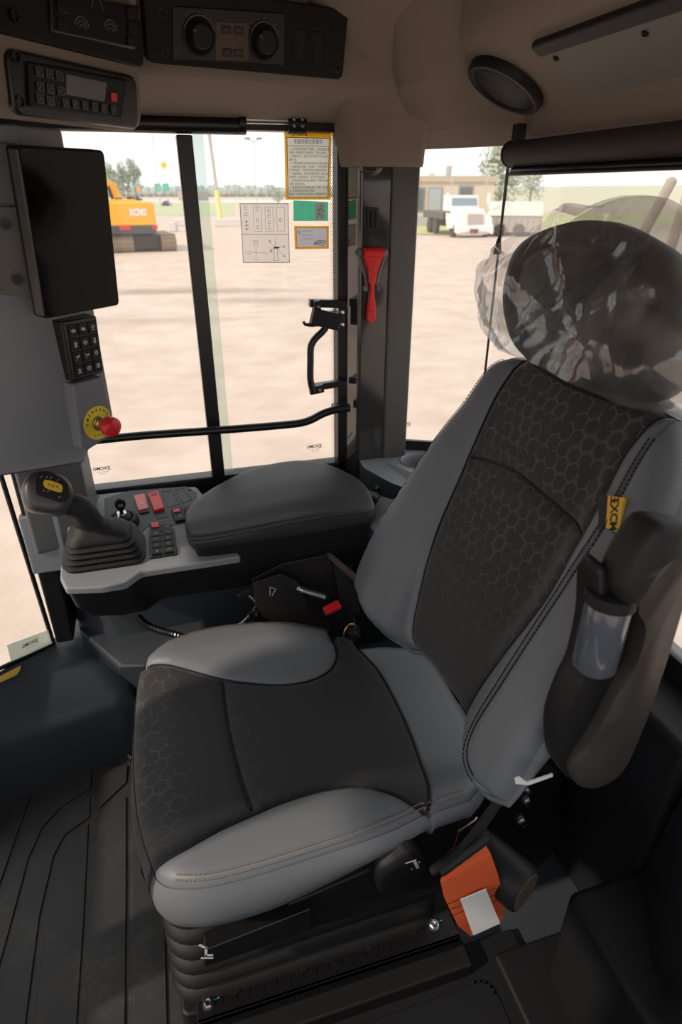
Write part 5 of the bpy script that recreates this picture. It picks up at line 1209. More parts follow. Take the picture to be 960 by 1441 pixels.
MB().tube(hp_, .0016, 5).build('coil_spring', M_steel, me_); MB().tube([tuple(s_a), tuple(s_b)], .005, 8).build('spring_rod', M_steel, me_)
MB().tube(crom([tuple(at(*p, 'y', y)) for p, y in (((487, 905), 1.22), ((484, 890), 1.23), ((493, 878), 1.24), ((505, 884), 1.24), ((506, 898), 1.23))], .006), .0022, 6).build('copper_ring', mat('copper_wire', (.6, .3, .12), .3, metal=1.0), me_)
MB().lathe(Fr(at(494, 891, 'y', 1.235), (1, 0, 0), (0, 0, 1)), [(.008, -.01), (.008, .004), (.004, .006), (.001, .006)], 6).build('bolt', mat('brassy_steel', (.55, .42, .25), .3, metal=1.0), me_)
MB().prism(BP, BP.tr([(333, 838), (345, 830), (356, 828), (358, 833), (338, 842)])[::-1], .0, .004).build('small_tab', M_blacks, me_, bevel=.001)
MB().prism(BP, BP.tr([(348, 858), (372, 852), (384, 868), (360, 878)])[::-1], .01, .016).build('clamp_plate', M_blacks, me_, bevel=.001)
MB().lathe(BP, [(.004, .016), (.004, .020), (.001, .021)], 6, *BP.uv(361, 866, .018)).build('bolt', M_steel, me_)
# buckle
bu = empty('belt_buckle', at(480, 890, 'y', 1.22), 'black seat belt buckle with a red release button beside the backrest', 'buckle')
BF2 = Fr(at(468, 858, 'y', 1.235), (.93, .05, .30), (-.25, -.25, .93))
MB().rbox(BF2, -.026, .026, -.075, .008, -.012, .012, .006).build('housing', M_black, bu, bevel=.004)
MB().rbox(BF2, -.021, .023, .004, .016, -.010, .0125, .002).build('release_button', M_red, bu, bevel=.002)
MB().tube([BF2.w(0, -.07, 0), BF2.w(.03, -.14, -.02)], .01, 8).build('buckle_stalk', M_black, bu)
# cables
for nm, lab, pts, r_ in (('cable', 'black corrugated cable behind the far cushion bolster under the console', [((195, 868), 1.40), ((205, 878), 1.37), ((222, 886), 1.34), ((250, 894), 1.31), ((290, 905), 1.30)], .008),
                         ('cable', 'thin black cable curving down beside the armrest bracket', [((352, 838), 1.33), ((362, 850), 1.31), ((350, 868), 1.30), ((335, 882), 1.31), ((325, 895), 1.32)], .006)):
    c = crom([tuple(at(*p, 'y', y)) for p, y in pts], .0035)
    o_ = MB().tube(c, [r_ * (1 + .22 * (i % 2)) for i in range(len(c))], 10).build(nm, M_blacks, ang=20); tag(o_, lab, 'cable')
c = crom([tuple(at(*p, 'y', y)) for p, y in (((352, 838), 1.325), ((364, 852), 1.305), ((351, 869), 1.295), ((336, 884), 1.305))], .006)

# ledge behind the pillar with cup holder and small knobs
lg = empty('trim_6', (.72, 1.5, .4), kind='structure')
LZ = Fr((0, 0, .772), (1, 0, 0), (0, 1, 0))
lp_ = [(.575, 1.46), (.60, 1.42), (.905, 1.30), (.905, 1.58), (.70, 1.695), (.545, 1.695), (.535, 1.58)]
ca_, cb_ = LZ.uv(589, 649); CR = .052
hole = circ(ca_, cb_, CR, 32)
# top with a real hole
allp = [Vector(p) for p in lp_] + [Vector(p) for p in hole]; n1 = len(lp_); n2 = len(hole)
r_ = delaunay_2d_cdt(allp, [(i, (i + 1) % n1) for i in range(n1)] + [(n1 + i, n1 + (i + 1) % n2) for i in range(n2)], [], 1, 1e-7)
V2 = [(v.x, v.y) for v in r_[0]]; T2 = [t for t in r_[2] if not math.dist(np.mean([V2[i] for i in t], axis=0), (ca_, cb_)) < CR * .98]
tm = MB().add([LZ.w(a, b, 0) for a, b in V2], [tuple(t) for t in T2])
tm.build('ledge_top', M_grey, lg, ang=30)
sk = MB(); ctr = np.mean(lp_, axis=0)
n_ = len(lp_); sk.loft([[LZ.w(a, b, h) for a, b in lp_] for h in (0, -.45)], cap=False); sk.build('ledge_side', M_dgrey, lg, ang=30)
MB().loft([[LZ.w(ca_ + (x - ca_) * k, cb_ + (y - cb_) * k, h) for x, y in hole] for k, h in ((1.09, .0005), (1.05, .004), (1.0, .002), (.97, -.01), (.92, -.07), (.88, -.075), (.1, -.075))], cap=False).build('cup_holder', M_grey, lg, ang=50)
slope = [at(x, y, 'z', z) for x, y, z in ((513, 700, .69), (546, 655, .772), (586, 672, .772), (524, 738, .66))]
SL = Fr(slope[0], slope[3] - slope[0], slope[1] - slope[0])
if SL.N[2] < 0: SL = Fr(slope[0], slope[0] - slope[3], slope[1] - slope[0])
sq = SL.tr([(500, 715), (546, 650), (590, 668), (520, 745)])
MB().prism(SL, sq, -.05, 0).build('sloping_switch_face', M_grey, lg, bevel=.004)
MB().prism(SL, SL.tr([(508, 708), (541, 660), (555, 667), (521, 722)]), -.001, .003).build('knob_plate', M_panel, lg, bevel=.001)
for i, px in enumerate(((530, 675), (537, 690), (524, 705))):
    a, b = SL.uv(*px); MB().lathe(SL, [(.016, .002), (.016, .006), (.011, .007), (.010, .018), (.008, .020), (.001, .020)], 20, a, b).build('small_knob', M_black, lg)

# rear left corner trim, tall dark panels by the open door
rl_ = empty('trim_7', (.8, .35, 0), kind='structure')
def slabpx(pts, th, m, name, bev=.012):
    P_ = [np.array(at(x, y, ax, v)) for x, y, ax, v in pts]; c = np.mean(P_, axis=0); n = np.zeros(3)
    for i in range(len(P_)): n += np.cross(P_[i] - c, P_[(i + 1) % len(P_)] - c)
    n /= np.linalg.norm(n)
    if n @ (c - np.array((0, 0, H))) < 0: n = -n
    k = len(P_); mb = MB().add(P_ + [p + n * th for p in P_], [tuple(range(k)), tuple(range(2 * k - 1, k - 1, -1))] + [(i, (i + 1) % k, k + (i + 1) % k, k + i) for i in range(k)])
    return mb.build(name, m, rl_, bevel=bev, seg=3)
MB().box(WXY, .62, .93, .10, .56, -.01, .30).build('battery_box', M_trim, rl_, bevel=.02, seg=4)
MB().loft([[(x, y, z) for x, y in ((.70 + o_, .10), (.70 + o_, .40), (.80 + o_, .55), (.93, .55), (.93, .10))] for z, o_ in ((.28, -.02), (.50, .0), (.55, .02), (.58, .06))]).build('side_moulding', M_trim, rl_, bevel=.015, seg=3)
MB().loft([[(x, y, z) for x, y in ((.80, .56), (.80, 1.45), (.93, 1.45), (.93, .56))] for z in (-.01, .62)]).build('rear_shelf', M_trim, rl_, bevel=.015, seg=3)
MB().box(WXY, .53, .80, .30, .62, -.012, .02).build('side_step', M_trim, rl_, bevel=.01)
# ================================================================== OUTSIDE
gm_ = bpy.data.materials.new('pale_dirt_yard'); gm_.use_nodes = True; nt = gm_.node_tree; p_ = nt.nodes['Principled BSDF']; p_.inputs['Roughness'].default_value = .95
tc = nt.nodes.new('ShaderNodeTexCoord')
def nz(scale, detail=6, rough=.6, mapping=None):
    n = nt.nodes.new('ShaderNodeTexNoise'); n.inputs['Scale'].default_value = scale; n.inputs['Detail'].default_value = detail; n.inputs['Roughness'].default_value = rough
    if mapping:
        mp = nt.nodes.new('ShaderNodeMapping'); mp.inputs['Scale'].default_value = mapping; nt.links.new(tc.outputs['Object'], mp.inputs[0]); nt.links.new(mp.outputs[0], n.inputs['Vector'])
    else: nt.links.new(tc.outputs['Object'], n.inputs['Vector'])
    return n
na, nb_, nc = nz(.12, 6, .6, (1, 1.6, 1)), nz(1.1, 8, .65), nz(.35, 5, .6, (.6, 1.5, 1))
def mixc(a, b, f):
    m = nt.nodes.new('ShaderNodeMix'); m.data_type = 'RGBA'
    for k, x in (('A', a), ('B', b)):
        if isinstance(x, tuple): m.inputs[k].default_value = (*x, 1)
        else: nt.links.new(x, m.inputs[k])
    nt.links.new(f, m.inputs['Factor']); return m.outputs['Result']
def mrange(x, a, b):
    m = nt.nodes.new('ShaderNodeMapRange'); m.inputs['From Min'].default_value = a; m.inputs['From Max'].default_value = b; nt.links.new(x, m.inputs[0]); return m.outputs[0]
c_ = mixc((.50, .395, .325), (.64, .53, .455), mrange(nb_.outputs['Fac'], .3, .7))
c_ = mixc(c_, (.42, .345, .29), mrange(na.outputs['Fac'], .60, .75))
c_ = mixc(c_, (.66, .57, .50), mrange(nc.outputs['Fac'], .55, .8))
def stain(c_, px, py, sx, sy, seed, amt):
    q = at(px, py, 'z', GZ); mp = nt.nodes.new('ShaderNodeMapping'); mp.vector_type = 'TEXTURE'; mp.inputs['Location'].default_value = (q[0], q[1], 0); mp.inputs['Rotation'].default_value = (0, 0, -YAW + .08); mp.inputs['Scale'].default_value = (sx, sy, 1000)
    nt.links.new(tc.outputs['Object'], mp.inputs[0]); ln_ = nt.nodes.new('ShaderNodeVectorMath'); ln_.operation = 'LENGTH'; nt.links.new(mp.outputs[0], ln_.inputs[0])
    m = nt.nodes.new('ShaderNodeMath'); m.operation = 'MULTIPLY_ADD'; nt.links.new(nc.outputs['Fac'], m.inputs[0]); m.inputs[1].default_value = 2.2; nt.links.new(ln_.outputs['Value'], m.inputs[2])
    r_ = nt.nodes.new('ShaderNodeMapRange'); r_.inputs['From Min'].default_value = 2.15; r_.inputs['From Max'].default_value = 1.3; r_.inputs['To Max'].default_value = amt; nt.links.new(m.outputs[0], r_.inputs[0])
    return mixc(c_, (.26, .21, .175), r_.outputs[0])
c_ = stain(c_, 250, 412, 4.2, .9, 1, .75); c_ = stain(c_, 360, 425, 3.0, .7, 2, .55); c_ = stain(c_, 215, 452, 3.5, .5, 3, .4)
nt.links.new(c_, p_.inputs['Base Color'])
bp = nt.nodes.new('ShaderNodeBump'); bp.inputs['Strength'].default_value = .6; bp.inputs['Distance'].default_value = .05; nt.links.new(nb_.outputs['Fac'], bp.inputs['Height']); nt.links.new(bp.outputs[0], p_.inputs['Normal'])
gmesh = MB()
NX = 60
gx = np.linspace(-1, 1, NX); sc_g = lambda t: math.copysign(abs(t) ** 2.2 * 900, t)
random.seed(3)
vv = []; ff = []
for j in range(NX):
    for i in range(NX):
        x, y = sc_g(gx[i]), sc_g(gx[j]); r = math.hypot(x, y); vv.append((x, y, GZ + (noise.noise(Vector((x * .07, y * .07, 0))) * .08 if 6 < r < 70 else 0)))
for j in range(NX - 1):
    for i in range(NX - 1): ff.append((j * NX + i, j * NX + i + 1, (j + 1) * NX + i + 1, (j + 1) * NX + i))
gmesh.add(vv, ff); struct(gmesh, 'ground', gm_, ang=180)
def g(px, py): return at(px, py, 'z', GZ)
def scale_at(p):                                             # metres per pixel at a point
    d = np.array(p) - np.array((0, 0, H)); fw = (SY * d[0] + CY * d[1]) * math.cos(PITCH) - d[2] * math.sin(PITCH); return fw / F
def facing(p, turn=0.0):
    """frame standing at p: U to the viewer's right, V up, N towards the cab"""
    y = YAW - R(turn); u = np.array((math.cos(y), -math.sin(y), 0)); return Fr(p, u, (0, 0, 1))
def thing_mesh(mb, name, m, label, cat, group=None, **k): return tag(mb.build(name, m, None, **k), label, cat, group)
# --- excavator
ex0 = g(205, 354); ms = scale_at(ex0)
ex = empty('excavator', tuple(ex0), 'yellow crawler excavator parked with its counterweight towards the cab', 'excavator')
E_ = facing(ex0, 23); w_ = lambda p: p * ms
XT = mat('dusty_track_rubber', (.30, .22, .16), .8); XB = mat('black_undercarriage', (.02, .02, .025), .5); XD = mat('dark_grey_skirt', (.07, .07, .075), .5); XL = mat('red_reflector', (.7, .03, .03), .4)
zy = lambda py, h=.5: E_.uv(205, py, h)[1]
xx = lambda px, h=.5: E_.uv(px, 320, h)[0]
def track(x0, x1):
    o = MB(); prof = [(.0 - .42 * math.sin(R(t)), .42 - .41 * math.cos(R(t))) for t in range(0, 181, 15)] + [(3.2 + .42 * math.sin(R(t)), .42 + .41 * math.cos(R(t))) for t in range(0, 181, 15)]
    S_ = Fr(E_.O, -E_.N, E_.V)                              # side profile running away from the cab
    pts = [(a, b) for a, b in prof]
    t = MB(); rings = [[tuple(np.array(E_.O) - E_.N * a + E_.V * b + E_.U * x) for a, b in pts] for x in (x0, x1)]
    tr_ = t.loft(rings).build('track', XT, ex, bevel=.06)
    for k in range(6):
        t = R(25 + 26 * k); c = MB().box(Fr(np.array(E_.O) + E_.N * .415 * math.sin(t) + E_.V * (.42 - .415 * math.cos(t)), E_.U, E_.V * math.sin(t) + E_.N * math.cos(t)), x0 + .02, x1 - .02, -.05, .05, 0, .035); c.build('track_pad', XT, tr_)
    wv = MB().lathe(Fr(np.array(E_.O) + E_.U * (x0 - .02) + E_.V * .42 - E_.N * 0.0, E_.N, E_.V), [(.30, 0), (.30, .06), (.1, .08), (.01, .08)], 14); wv.build('idler_wheel', XB, tr_)
track(w_(-44), w_(-15)); track(w_(22), w_(43))
MB().box(E_, w_(-20), w_(26), .12, zy(330, 0), -1.6, .1).build('undercarriage', XB, ex, bevel=.05)
cw0, cw1 = w_(-62), w_(17)
cw0, cw1 = xx(110), xx(221)
cwp = [(cw0, zy(318)), (cw1 - .06, zy(318)), (cw1, zy(314)), (cw1, zy(288)), (cw1 - .05, zy(284)), (cw0, zy(284))]
MB().prism(E_, cwp, -3.2, .5).build('counterweight', M_exc, ex, bevel=.09, seg=3)
MB().box(E_, cw0, cw1 - .04, zy(329), zy(317), -3.0, .52).build('lower_skirt', XD, ex, bevel=.05)
for a, b in ((168, 184), (214, 222)): MB().rbox(E_, xx(a), xx(b), zy(323), zy(317), .50, .56, .06).build('tail_reflector', XL, ex, bevel=.02)
text(E_, xx(197), zy(299), 'XCMG', .42, M_white, ex, h=.515, bold=.03, width=w_(23))
MB().box(E_, w_(-70), w_(-4), zy(285), zy(281), -2.6, -.1).build('engine_hood', M_exc, ex, bevel=.05)
bmx = MB(); bmx.prism(E_, [E_.uv(*p, -2.6) for p in ((120, 272), (150, 254), (160, 256), (171, 278), (168, 284), (158, 276), (149, 268), (120, 284))], -2.9, -2.4); bmx.build('boom', M_exc, ex, bevel=.04)
MB().tube([E_.w(*E_.uv(152, 262, -2), -2), E_.w(*E_.uv(160, 283, -2), -2)], .08, 8).build('boom_cylinder', XB, ex)
MB().box(E_, w_(-92), w_(-62), zy(284), zy(250), -2.8, -.8).build('operator_cabin', XD, ex, bevel=.06)
for a, b, h_, m__ in ((-28, -18, 76, XD), (-12, -2, 77, XB), (0, 4, 77, XD), (2, 8, 75, XD)): MB().rbox(E_, w_(a), w_(b), zy(282, -1), zy(354 - h_, -1), -1.4, -.9, .02).build('hood_fitting', m__, ex, bevel=.02)
for k in range(5):
    MB().tube([E_.w(w_(-55 + k * 12), zy(284, -.3), -.3), E_.w(w_(-55 + k * 12), zy(279, -.3), -.3)], .03, 6).build('rail_post', M_exc, ex)
# --- white truck
tk0 = g(664, 334); mt = scale_at(tk0); TF = facing(tk0, 10)
tk = empty('truck', tuple(tk0), 'white dump truck parked facing the cab in front of the tan building', 'truck')
q_ = lambda px, py: TF.uv(px, py, 0)
TW = mat('white_truck_paint', (.85, .85, .86), .4); TG = mat('chrome_grille', (.55, .48, .46), .35, metal=.5); TGL = mat('truck_windscreen', (.25, .33, .40), .15)
def tp(pts, h0, h1, m, name, bev=.04): return MB().prism(TF, [q_(*p) for p in pts][::-1], h0, h1).build(name, m, tk, bevel=bev)
tp([(641, 275), (683, 275), (684, 298), (640, 298)], -2.4, -1.2, TW, 'cabin')
tp([(645, 279), (680, 279), (681, 290), (644, 290)], -1.25, -1.16, TGL, 'windscreen', .02)
tp([(644, 294), (682, 294), (686, 308), (688, 330), (672, 332), (650, 332), (640, 328), (641, 305)], -1.3, .1, TW, 'bonnet', .12)
tp([(658, 301), (679, 301), (680, 318), (657, 318)], .08, .16, TG, 'grille', .02)
tp([(640, 318), (693, 316), (692, 330), (680, 326), (655, 326), (642, 330)], .05, .3, TW, 'bumper', .05)
tp([(659, 322), (671, 322), (670, 328), (660, 328)], .28, .34, mat('dull_red_plate', (.2, .07, .06), .5), 'tow_plate', .01)
tp([(684, 302), (692, 305), (693, 318), (686, 320)], -.6, .1, TW, 'fender', .05); tp([(633, 300), (642, 303), (643, 322), (634, 322)], -.9, -.2, TW, 'fender', .05)
def wheel(x, y_, dpt, rr_):
    c = np.array(TF.w(x, rr_, -dpt)); W_ = Fr(c, TF.N, TF.V); wh = MB().lathe(W_, [(.02, -.15), (rr_ * .55, -.15), (rr_, -.13), (rr_, .13), (rr_ * .55, .15), (.02, .12)], 18); wh.build('wheel', mat('dusty_tyre', (.06, .055, .05), .8), tk, ang=50)
for x, dpt in ((1.15, .6), (-1.15, .6), (-1.25, 4.2), (-1.25, 5.6), (1.2, 4.2)): wheel(x, 0, dpt, .52)
MB().box(TF, -1.3, 1.1, 1.0, 1.5, -7.5, -2.6).build('dump_body', mat('dusty_dark_steel', (.10, .09, .085), .6), tk, bevel=.05)
MB().box(TF, -.5, .5, .5, .9, -7.5, -1).build('chassis', XB, tk)
for sx_ in (-1, 1): MB().tube([TF.w(sx_ * 1.25, 2.9, -1.4), TF.w(sx_ * 1.25, 3.7, -1.4)], .05, 6).build('exhaust_stack', M_steel, tk); MB().box(TF, sx_ * 1.5 - .1, sx_ * 1.5 + .1, 2.0, 2.7, -1.35, -1.25).build('mirror', TW, tk, bevel=.02)
# --- tan building
bd0 = g(635, 318); mb2 = scale_at(bd0); BFm = facing(bd0, 0)
bd = empty('building', tuple(bd0), 'low tan flat roofed building behind the white truck', 'building')
qb = lambda px, py: BFm.uv(px, py, 0)
TAN = mat('tan_render_wall', (.66, .55, .45), .9, var=.05)
a0, b0_ = qb(500, 318); a1, b1x = qb(697, 254)
MB().box(BFm, a0, a1, 0, b1x, -14, 0).build('wall', TAN, bd); MB().box(BFm, a0 - .2, a1 + .2, b1x - .1, b1x + .35, -14.2, .2).build('parapet', mat('tan_parapet', (.52, .42, .33), .9), bd)
MB().box(BFm, a0, a1, 0, qb(0, 304)[1], 0, .15).build('plinth', mat('grey_plinth', (.42, .42, .43), .9), bd)
for px in (588, 612, 655):
    x, y = qb(px, 281) if px < 650 else qb(px, 279); o_ = MB().box(BFm, x - .65, x + .65, y - 1.0, y + 1.0, -.05, .06).build('window', mat('grey_window_frame', (.3, .3, .3), .6), bd); MB().box(BFm, x - .52, x + .52, y - .86, y + .86, .05, .09).build('pane', mat('dark_pane', (.12, .14, .17), .3) if px != 612 else mat('pale_pane', (.38, .42, .46), .3), o_)
MB().box(BFm, *sorted((qb(655, 0)[0], qb(662, 0)[0])), b1x, b1x + 1.2, -4, -3).build('roof_vent', mat('grey_plinth', (.4, .4, .4), .9), bd)
# --- pale covered trailer behind the seat
ct0 = g(760, 333); mc = scale_at(ct0); CF = facing(ct0, -14)
ct = empty('covered_trailer', tuple(ct0), 'pale grey covered trailer seen through the rear glass left of the bag', 'trailer')
qc = lambda px, py: CF.uv(px, py, 0)
PG = mat('pale_grey_tarpaulin', (.66, .62, .57), .7); PG2 = mat('grey_tank_wall', (.40, .36, .32), .8, var=.1)
a0, a1 = qc(716, 0)[0], qc(806, 0)[0]
MB().box(CF, a0, a1, 0.35, qc(0, 297)[1], -5, 0).build('side_wall', PG2, ct, bevel=.05)
for k in range(9):
    x = a0 + (a1 - a0) * (k + .5) / 9; MB().box(CF, x - .05, x + .05, .35, qc(0, 297)[1], 0, .06).build('rib', PG2, ct)
MB().loft([[CF.w(x, z, h) for h, z in ((.1, qc(0, 297)[1]), (-.6, qc(0, 286)[1]), (-2.5, qc(0, 281)[1]), (-4.4, qc(0, 286)[1]), (-5.1, qc(0, 297)[1]))] for x in (a0, a1 - .4, a1)]).build('cover', PG, ct)
for x in (a0 + 1, a1 - 1.5): c = np.array(CF.w(x, .4, .1)); MB().lathe(Fr(c, CF.U, CF.V), [(.02, -.1), (.4, -.1), (.4, .1), (.15, .12), (.02, .12)], 14).build('wheel', mat('dusty_tyre', (.06, .055, .05), .8), ct)
# --- trees
LEAF = {}
def leafmat(n, c): return mat(n, c, .8)
def tree(px, py_base, py_top, wpx, label, col, n=900, seed=0, group=None, dist=None, kind='tree'):
    rnd = random.Random(seed); p0 = g(px, py_base); m_ = scale_at(p0); hgt = (py_base - py_top) * m_ * 1.06; wid = wpx * m_; FR = facing(p0)
    t = empty(kind, tuple(p0), label, 'tree', group)
    MB().tube([tuple(p0), tuple(np.array(p0) + np.array((0, 0, hgt * .8)))], [wid * .04, wid * .015], 7).build('trunk', mat('grey_bark', (.2, .17, .14), .9), t)
    blobs = [(rnd.uniform(-.3, .3) * wid, rnd.uniform(-.3, .3) * wid, rnd.uniform(.28, .85) * hgt, rnd.uniform(.16, .30) * wid) for _ in range(11)] + [(0, 0, hgt * .6, wid * .33), (0, 0, hgt * .85, wid * .2)]
    mb = MB(); vs = []; fs = []; s_ = wid * .045
    for k in range(n):
        bx, by, bz, br = rnd.choice(blobs); d = Vector((rnd.gauss(0, 1), rnd.gauss(0, 1), rnd.gauss(0, 1))).normalized() * br * rnd.uniform(.6, 1.02)
        c = Vector((bx, by, bz)) + Vector((d.x, d.y, d.z * 1.25)); u = Vector((rnd.gauss(0, 1), rnd.gauss(0, 1), rnd.gauss(0, 1))).normalized(); v = u.orthogonal().normalized(); i = len(vs)
        for a, b in ((-1, -.5), (1, -.6), (.7, .8), (-.8, .7)): vs.append(tuple(Vector(p0) + c + u * a * s_ + v * b * s_))
        fs.append((i, i + 1, i + 2, i + 3))
    mb.add(vs, fs).build('crown', col, t, recalc=False, kind='stuff', smooth=False)
G1 = leafmat('hazy_green_leaves', (.34, .40, .29)); G2 = leafmat('hazed_pale_green_leaves', (.48, .53, .40)); G3 = leafmat('hazed_soft_green_leaves', (.40, .45, .34))  # distance haze is mixed into these leaf colours
tree(158, 283, 238, 34, 'leafy tree standing directly behind the excavator boom', G2, seed=1)
tree(176, 283, 236, 26, 'narrow tree between two others behind the excavator', G3, seed=2)
tree(193, 283, 232, 24, 'tall column shaped tree right of the other two behind the excavator', G1, seed=3)
tree(126, 283, 240, 36, 'tree hidden mostly by the display, leftmost beyond the window', G2, seed=4, n=500)
tree(700, 306, 212, 60, 'large pale leafy tree right of the tan building', G2, n=1300, seed=5)
tree(744, 300, 240, 40, 'smaller hazy tree beyond the rear glass, right of the large one', G2, n=700, seed=6)
tree(607, 268, 243, 16, 'small tree top showing over the roof of the tan building', G2, n=300, seed=7)
tree(392, 286, 268, 20, 'small round bush beyond the yard near the lamp post', G3, n=300, seed=8, kind='bush')
# far tree belts, distance haze mixed into their green, and fields
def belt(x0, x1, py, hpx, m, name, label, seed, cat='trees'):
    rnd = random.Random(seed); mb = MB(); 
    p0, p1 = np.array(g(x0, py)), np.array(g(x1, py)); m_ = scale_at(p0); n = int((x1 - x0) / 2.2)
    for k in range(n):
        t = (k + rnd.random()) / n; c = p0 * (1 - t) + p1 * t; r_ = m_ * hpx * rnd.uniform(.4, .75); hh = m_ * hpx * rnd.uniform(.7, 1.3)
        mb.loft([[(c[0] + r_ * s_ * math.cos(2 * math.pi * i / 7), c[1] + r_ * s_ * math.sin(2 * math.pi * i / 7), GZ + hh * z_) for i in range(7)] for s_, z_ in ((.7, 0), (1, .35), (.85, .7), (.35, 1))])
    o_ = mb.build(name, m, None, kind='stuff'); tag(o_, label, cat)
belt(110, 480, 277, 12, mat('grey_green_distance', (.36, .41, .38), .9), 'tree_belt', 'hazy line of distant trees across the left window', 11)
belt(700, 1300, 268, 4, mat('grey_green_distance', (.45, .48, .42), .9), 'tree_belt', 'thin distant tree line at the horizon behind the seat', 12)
def strip(x0, x1, ya, yb, m, lift=.02):
    return MB().add([tuple(np.array(g(x, y)) + (0, 0, lift)) for x, y in ((x0, ya), (x1, ya), (x1, yb), (x0, yb))], [(0, 1, 2, 3)])
GR = mat('pale_grass', (.44, .49, .29), .95, var=.2, vscale=.3); GR2 = mat('dry_field', (.52, .50, .36), .95, var=.1, vscale=.05); GRV = mat('grey_road', (.62, .60, .58), .95)
tag(strip(100, 330, 303, 287, GR).build('grass_strip', GR), kind='structure'); tag(strip(330, 480, 286, 279, GR).build('grass_strip', GR), kind='structure')
tag(strip(-100, 560, 285.5, 281, GRV, .03).build('road_strip', GRV), kind='structure')
tag(strip(520, 715, 330, 306, GR).build('grass_strip', mat('yellow_green_grass', (.50, .50, .24), .95, var=.2, vscale=.3)), kind='structure')
tag(strip(690, 1500, 318, 300, GR).build('grass_strip', mat('yellow_green_grass', (.50, .50, .24), .95)), kind='structure')
hlm = MB(); ca = [np.array(g(x, 292)) for x in (640, 800, 960, 1200, 1500)]; hs = [3, 8, 9, 10, 9]
far = [np.array(g(x, 276)) for x in (640, 800, 960, 1200, 1500)]
hlm.add([tuple(p) for p in ca] + [tuple(p + (0, 0, h_ * .5)) for p, h_ in zip(far, hs)], [(i, i + 1, 6 + i, 5 + i) for i in range(4)]); tag(hlm.build('field_slope', GR2, ang=180), kind='structure')
# --- signs, poles, blocks
def pole(px, py0, py1, r, m, name, label, cat='pole', lean=0, extra=None):
    p0 = np.array(g(px, py0)); m_ = scale_at(p0); top = p0 + np.array((lean, 0, (py0 - py1) * m_ * 1.06)); o_ = empty(name, tuple(p0), label, cat)
    MB().tube([tuple(p0), tuple(top)], r, 8).build('post', m, o_); return o_, p0, top, m_
PW = mat('pale_wood_pole', (.50, .47, .43), .9)
u_, p0, top, m_ = pole(311, 312, 180, .16, PW, 'utility_pole', 'tall wooden utility pole with a yellow guard at its foot', lean=-.6)
MB().tube([tuple(p0), tuple(p0 + (top - p0) * .28)], .24, 8).build('yellow_guard', mat('pale_yellow_guard', (.85, .72, .30), .6), u_)
l_, p0, top, m_ = pole(362, 290, 216, .07, PW, 'lamp_post', 'slim double armed lamp post in the middle of the right pane', 'lamp post')
lf = facing(top)
for s_ in (-1, 1):
    MB().tube([lf.w(0, -.2, 0), lf.w(s_ * 8 * m_, 3 * m_, 0)], .06, 6).build('arm', PW, l_); MB().rbox(Fr(lf.w(s_ * 8 * m_, 3 * m_, 0), lf.U, lf.V), -.5, .5, -.12, .12, -.2, .2, .05).build('lamp_head', M_pillar, l_)
u2, p0, top, m_ = pole(227, 292, 205, .06, PW, 'utility_pole', 'thin pole standing behind the green road signs')
SG = mat('green_road_sign', (.03, .42, .33), .5)
for px, lab in ((225, 'left one of the two green road signs'), (236.5, 'right one of the two green road signs')):
    s_, p0, top, m_ = pole(px, 286, 270, .05, PW, 'road_sign', lab, 'sign'); sf = facing(top)
    MB().rbox(sf, -4.2 * m_, 4.2 * m_, -1.5 * m_, 7.5 * m_, .05, .12, .2).build('sign_board', SG, s_); g__ = MB()
    for k in range(2): stroke(g__, sf, [(-3 * m_, (1.6 + 2.8 * k) * m_), (3 * m_, (1.6 + 2.8 * k) * m_)], .7 * m_, .13, .15)
    g__.build('sign_lines', mat('pale_sign_print', (.45, .7, .62), .5), s_, smooth=False)
s_, p0, top, m_ = pole(237, 286, 242, .05, PW, 'road_sign', 'yellow diamond warning sign on a thin post', 'sign'); sf = facing(top)
MB().prism(sf, [(0, -5.5 * m_), (5 * m_, 0), (0, 5.5 * m_), (-5 * m_, 0)], .05, .12).build('diamond_board', mat('amber_sign', (.95, .50, .04), .5), s_, smooth=False)
s_, p0, top, m_ = pole(198, 290, 270, .05, PW, 'road_sign', 'small orange sign above the excavator hood', 'sign'); sf = facing(top)
MB().prism(sf, [(-2.5 * m_, -3 * m_), (2.5 * m_, -3 * m_), (1.5 * m_, 4 * m_), (-1.5 * m_, 4 * m_)], .05, .12).build('sign_board', mat('orange_sign', (.9, .35, .08), .5), s_, smooth=False)
p0 = g(233, 290); m_ = scale_at(p0); cf_ = facing(p0); cr = empty('parked_car', tuple(p0), 'distant lilac-blue car below the green road signs', 'car')
CB = mat('lilac_car_paint', (.40, .40, .62), .4); MB().rbox(cf_, -5 * m_, 5 * m_, .6 * m_, 3.4 * m_, -2, 0, .3).build('body', CB, cr, bevel=.1); MB().rbox(cf_, -3 * m_, 3 * m_, 3.2 * m_, 5.4 * m_, -1.8, -.2, .3).build('roof', CB, cr, bevel=.1)
for x in (-3, 3): c = np.array(cf_.w(x * m_, .9 * m_, .02)); MB().lathe(Fr(c, cf_.U, cf_.V), [(.02, -.1), (.9 * m_, -.1), (.9 * m_, .05), (.02, .06)], 10).build('wheel', XB, cr)
BLK = mat('pale_concrete_block', (.62, .60, .58), .9)
for x0, x1, yb, h_, lab in ((238, 248, 326, 12, 'grey concrete block right of the excavator'), (302, 340, 319, 10, 'long pale concrete barrier at the foot of the wooden pole'), (238, 266, 318, 9, 'low concrete barrier left of the window mullion')):
    p0 = g((x0 + x1) / 2, yb); m_ = scale_at(p0); cf_ = facing(p0); thing_mesh(MB().prism(cf_, [((x0 - x1) / 2 * m_, 0), ((x1 - x0) / 2 * m_, 0), ((x1 - x0) / 2 * m_ * .96, h_ * m_), ((x0 - x1) / 2 * m_ * .96, h_ * m_)], -.8, 0), 'concrete_block', BLK, lab, 'block', bevel=.05)
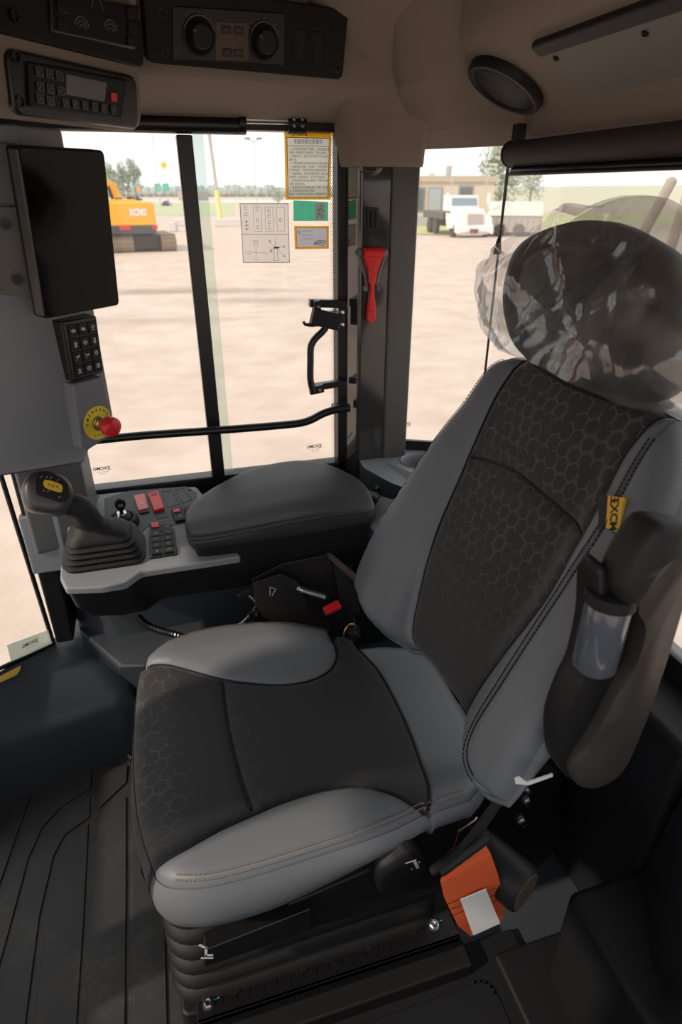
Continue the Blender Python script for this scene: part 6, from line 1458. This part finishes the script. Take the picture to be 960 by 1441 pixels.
p0 = g(252, 283); m_ = scale_at(p0); cf_ = facing(p0)
th = MB().box(cf_, -.5 * m_, 22 * m_, 0, 12 * m_, -20, 0); thing_mesh(th, 'distant_building', mat('brick_haze', (.50, .40, .38), .9), 'hazy reddish building on the far side of the road', 'building')  # distance haze mixed into the brick colour
# exhaust stacks of the machine itself showing above the bag
for i, (a_, b_, lab) in enumerate((((946, 254), (905, 330), 'muddy upright post showing above the bag at the right edge'), ((968, 276), (950, 330), 'second muddy post cut by the right edge of the picture'))):
    q0, q1 = np.array(at(*a_, 'x', 2.4)), np.array(at(*b_, 'x', 2.4)); L_ = q1 - q0; L_ /= np.linalg.norm(L_)
    base = q0 + L_ * ((q0[2] - GZ) / -L_[2])
    thing_mesh(MB().tube([tuple(base), tuple(q0), tuple(q0 - L_ * .01)], [.030, .024, .016], 12), 'muddy_post', mat('muddy_weathered_wood', (.33, .28, .22), .9, var=.4, vscale=25), lab, 'post')
# unseen blind, steering column and tall cluster, added to shade the seat
fb = empty('roller_blind', (-.80, .7, 1.3), 'roller blind pulled part way down the windscreen, beyond the left edge', 'blind')
MB().box(XR(-.80), -1.48, -.0, 1.31, 1.72, 0, .006).build('shade_blind_cloth', M_head, fb); MB().tube([(-.80, 0, 1.31), (-.80, 1.48, 1.31)], .01, 8).build('bottom_bar', M_black, fb)  # lower edge set so its shade covers the rear of the cushion
sc = empty('steering_column', (-.60, .77, 0), 'black steering column and wheel in front of the seat, beyond the left edge', 'steering wheel')
MB().rbox(XR(-.66), -.97, -.56, .72, 1.20, -.03, .03, .06).build('shading_cluster', M_black, sc, bevel=.01)  # made-up tall panel, sized to shade the middle of the cushion
MB().loft([[(x + o_, y, z) for x, y in rrect(-.68, -.56, .70, .84, .03)] for z, o_ in ((0, 0), (.45, -.02), (.72, .03))]).build('column', M_black, sc)
SWF = Fr((-.56, .77, .80), (0, 1, 0), (.85, 0, .5)); MB().tube([SWF.w(.17 * math.cos(2 * math.pi * k / 40), .17 * math.sin(2 * math.pi * k / 40), 0) for k in range(41)], .014, 10, cap=False).build('rim', M_rubber, sc)  # wheel set off the seat centre and sized for its shadow
for t in (90, 210, 330): MB().tube([SWF.w(0, 0, -.02), SWF.w(.17 * math.cos(R(t)), .17 * math.sin(R(t)), 0)], .012, 8).build('spoke', M_black, sc)
MB().lathe(SWF, [(.05, -.05), (.055, -.02), (.03, .0), (.001, .002)], 20).build('hub', M_black, sc)
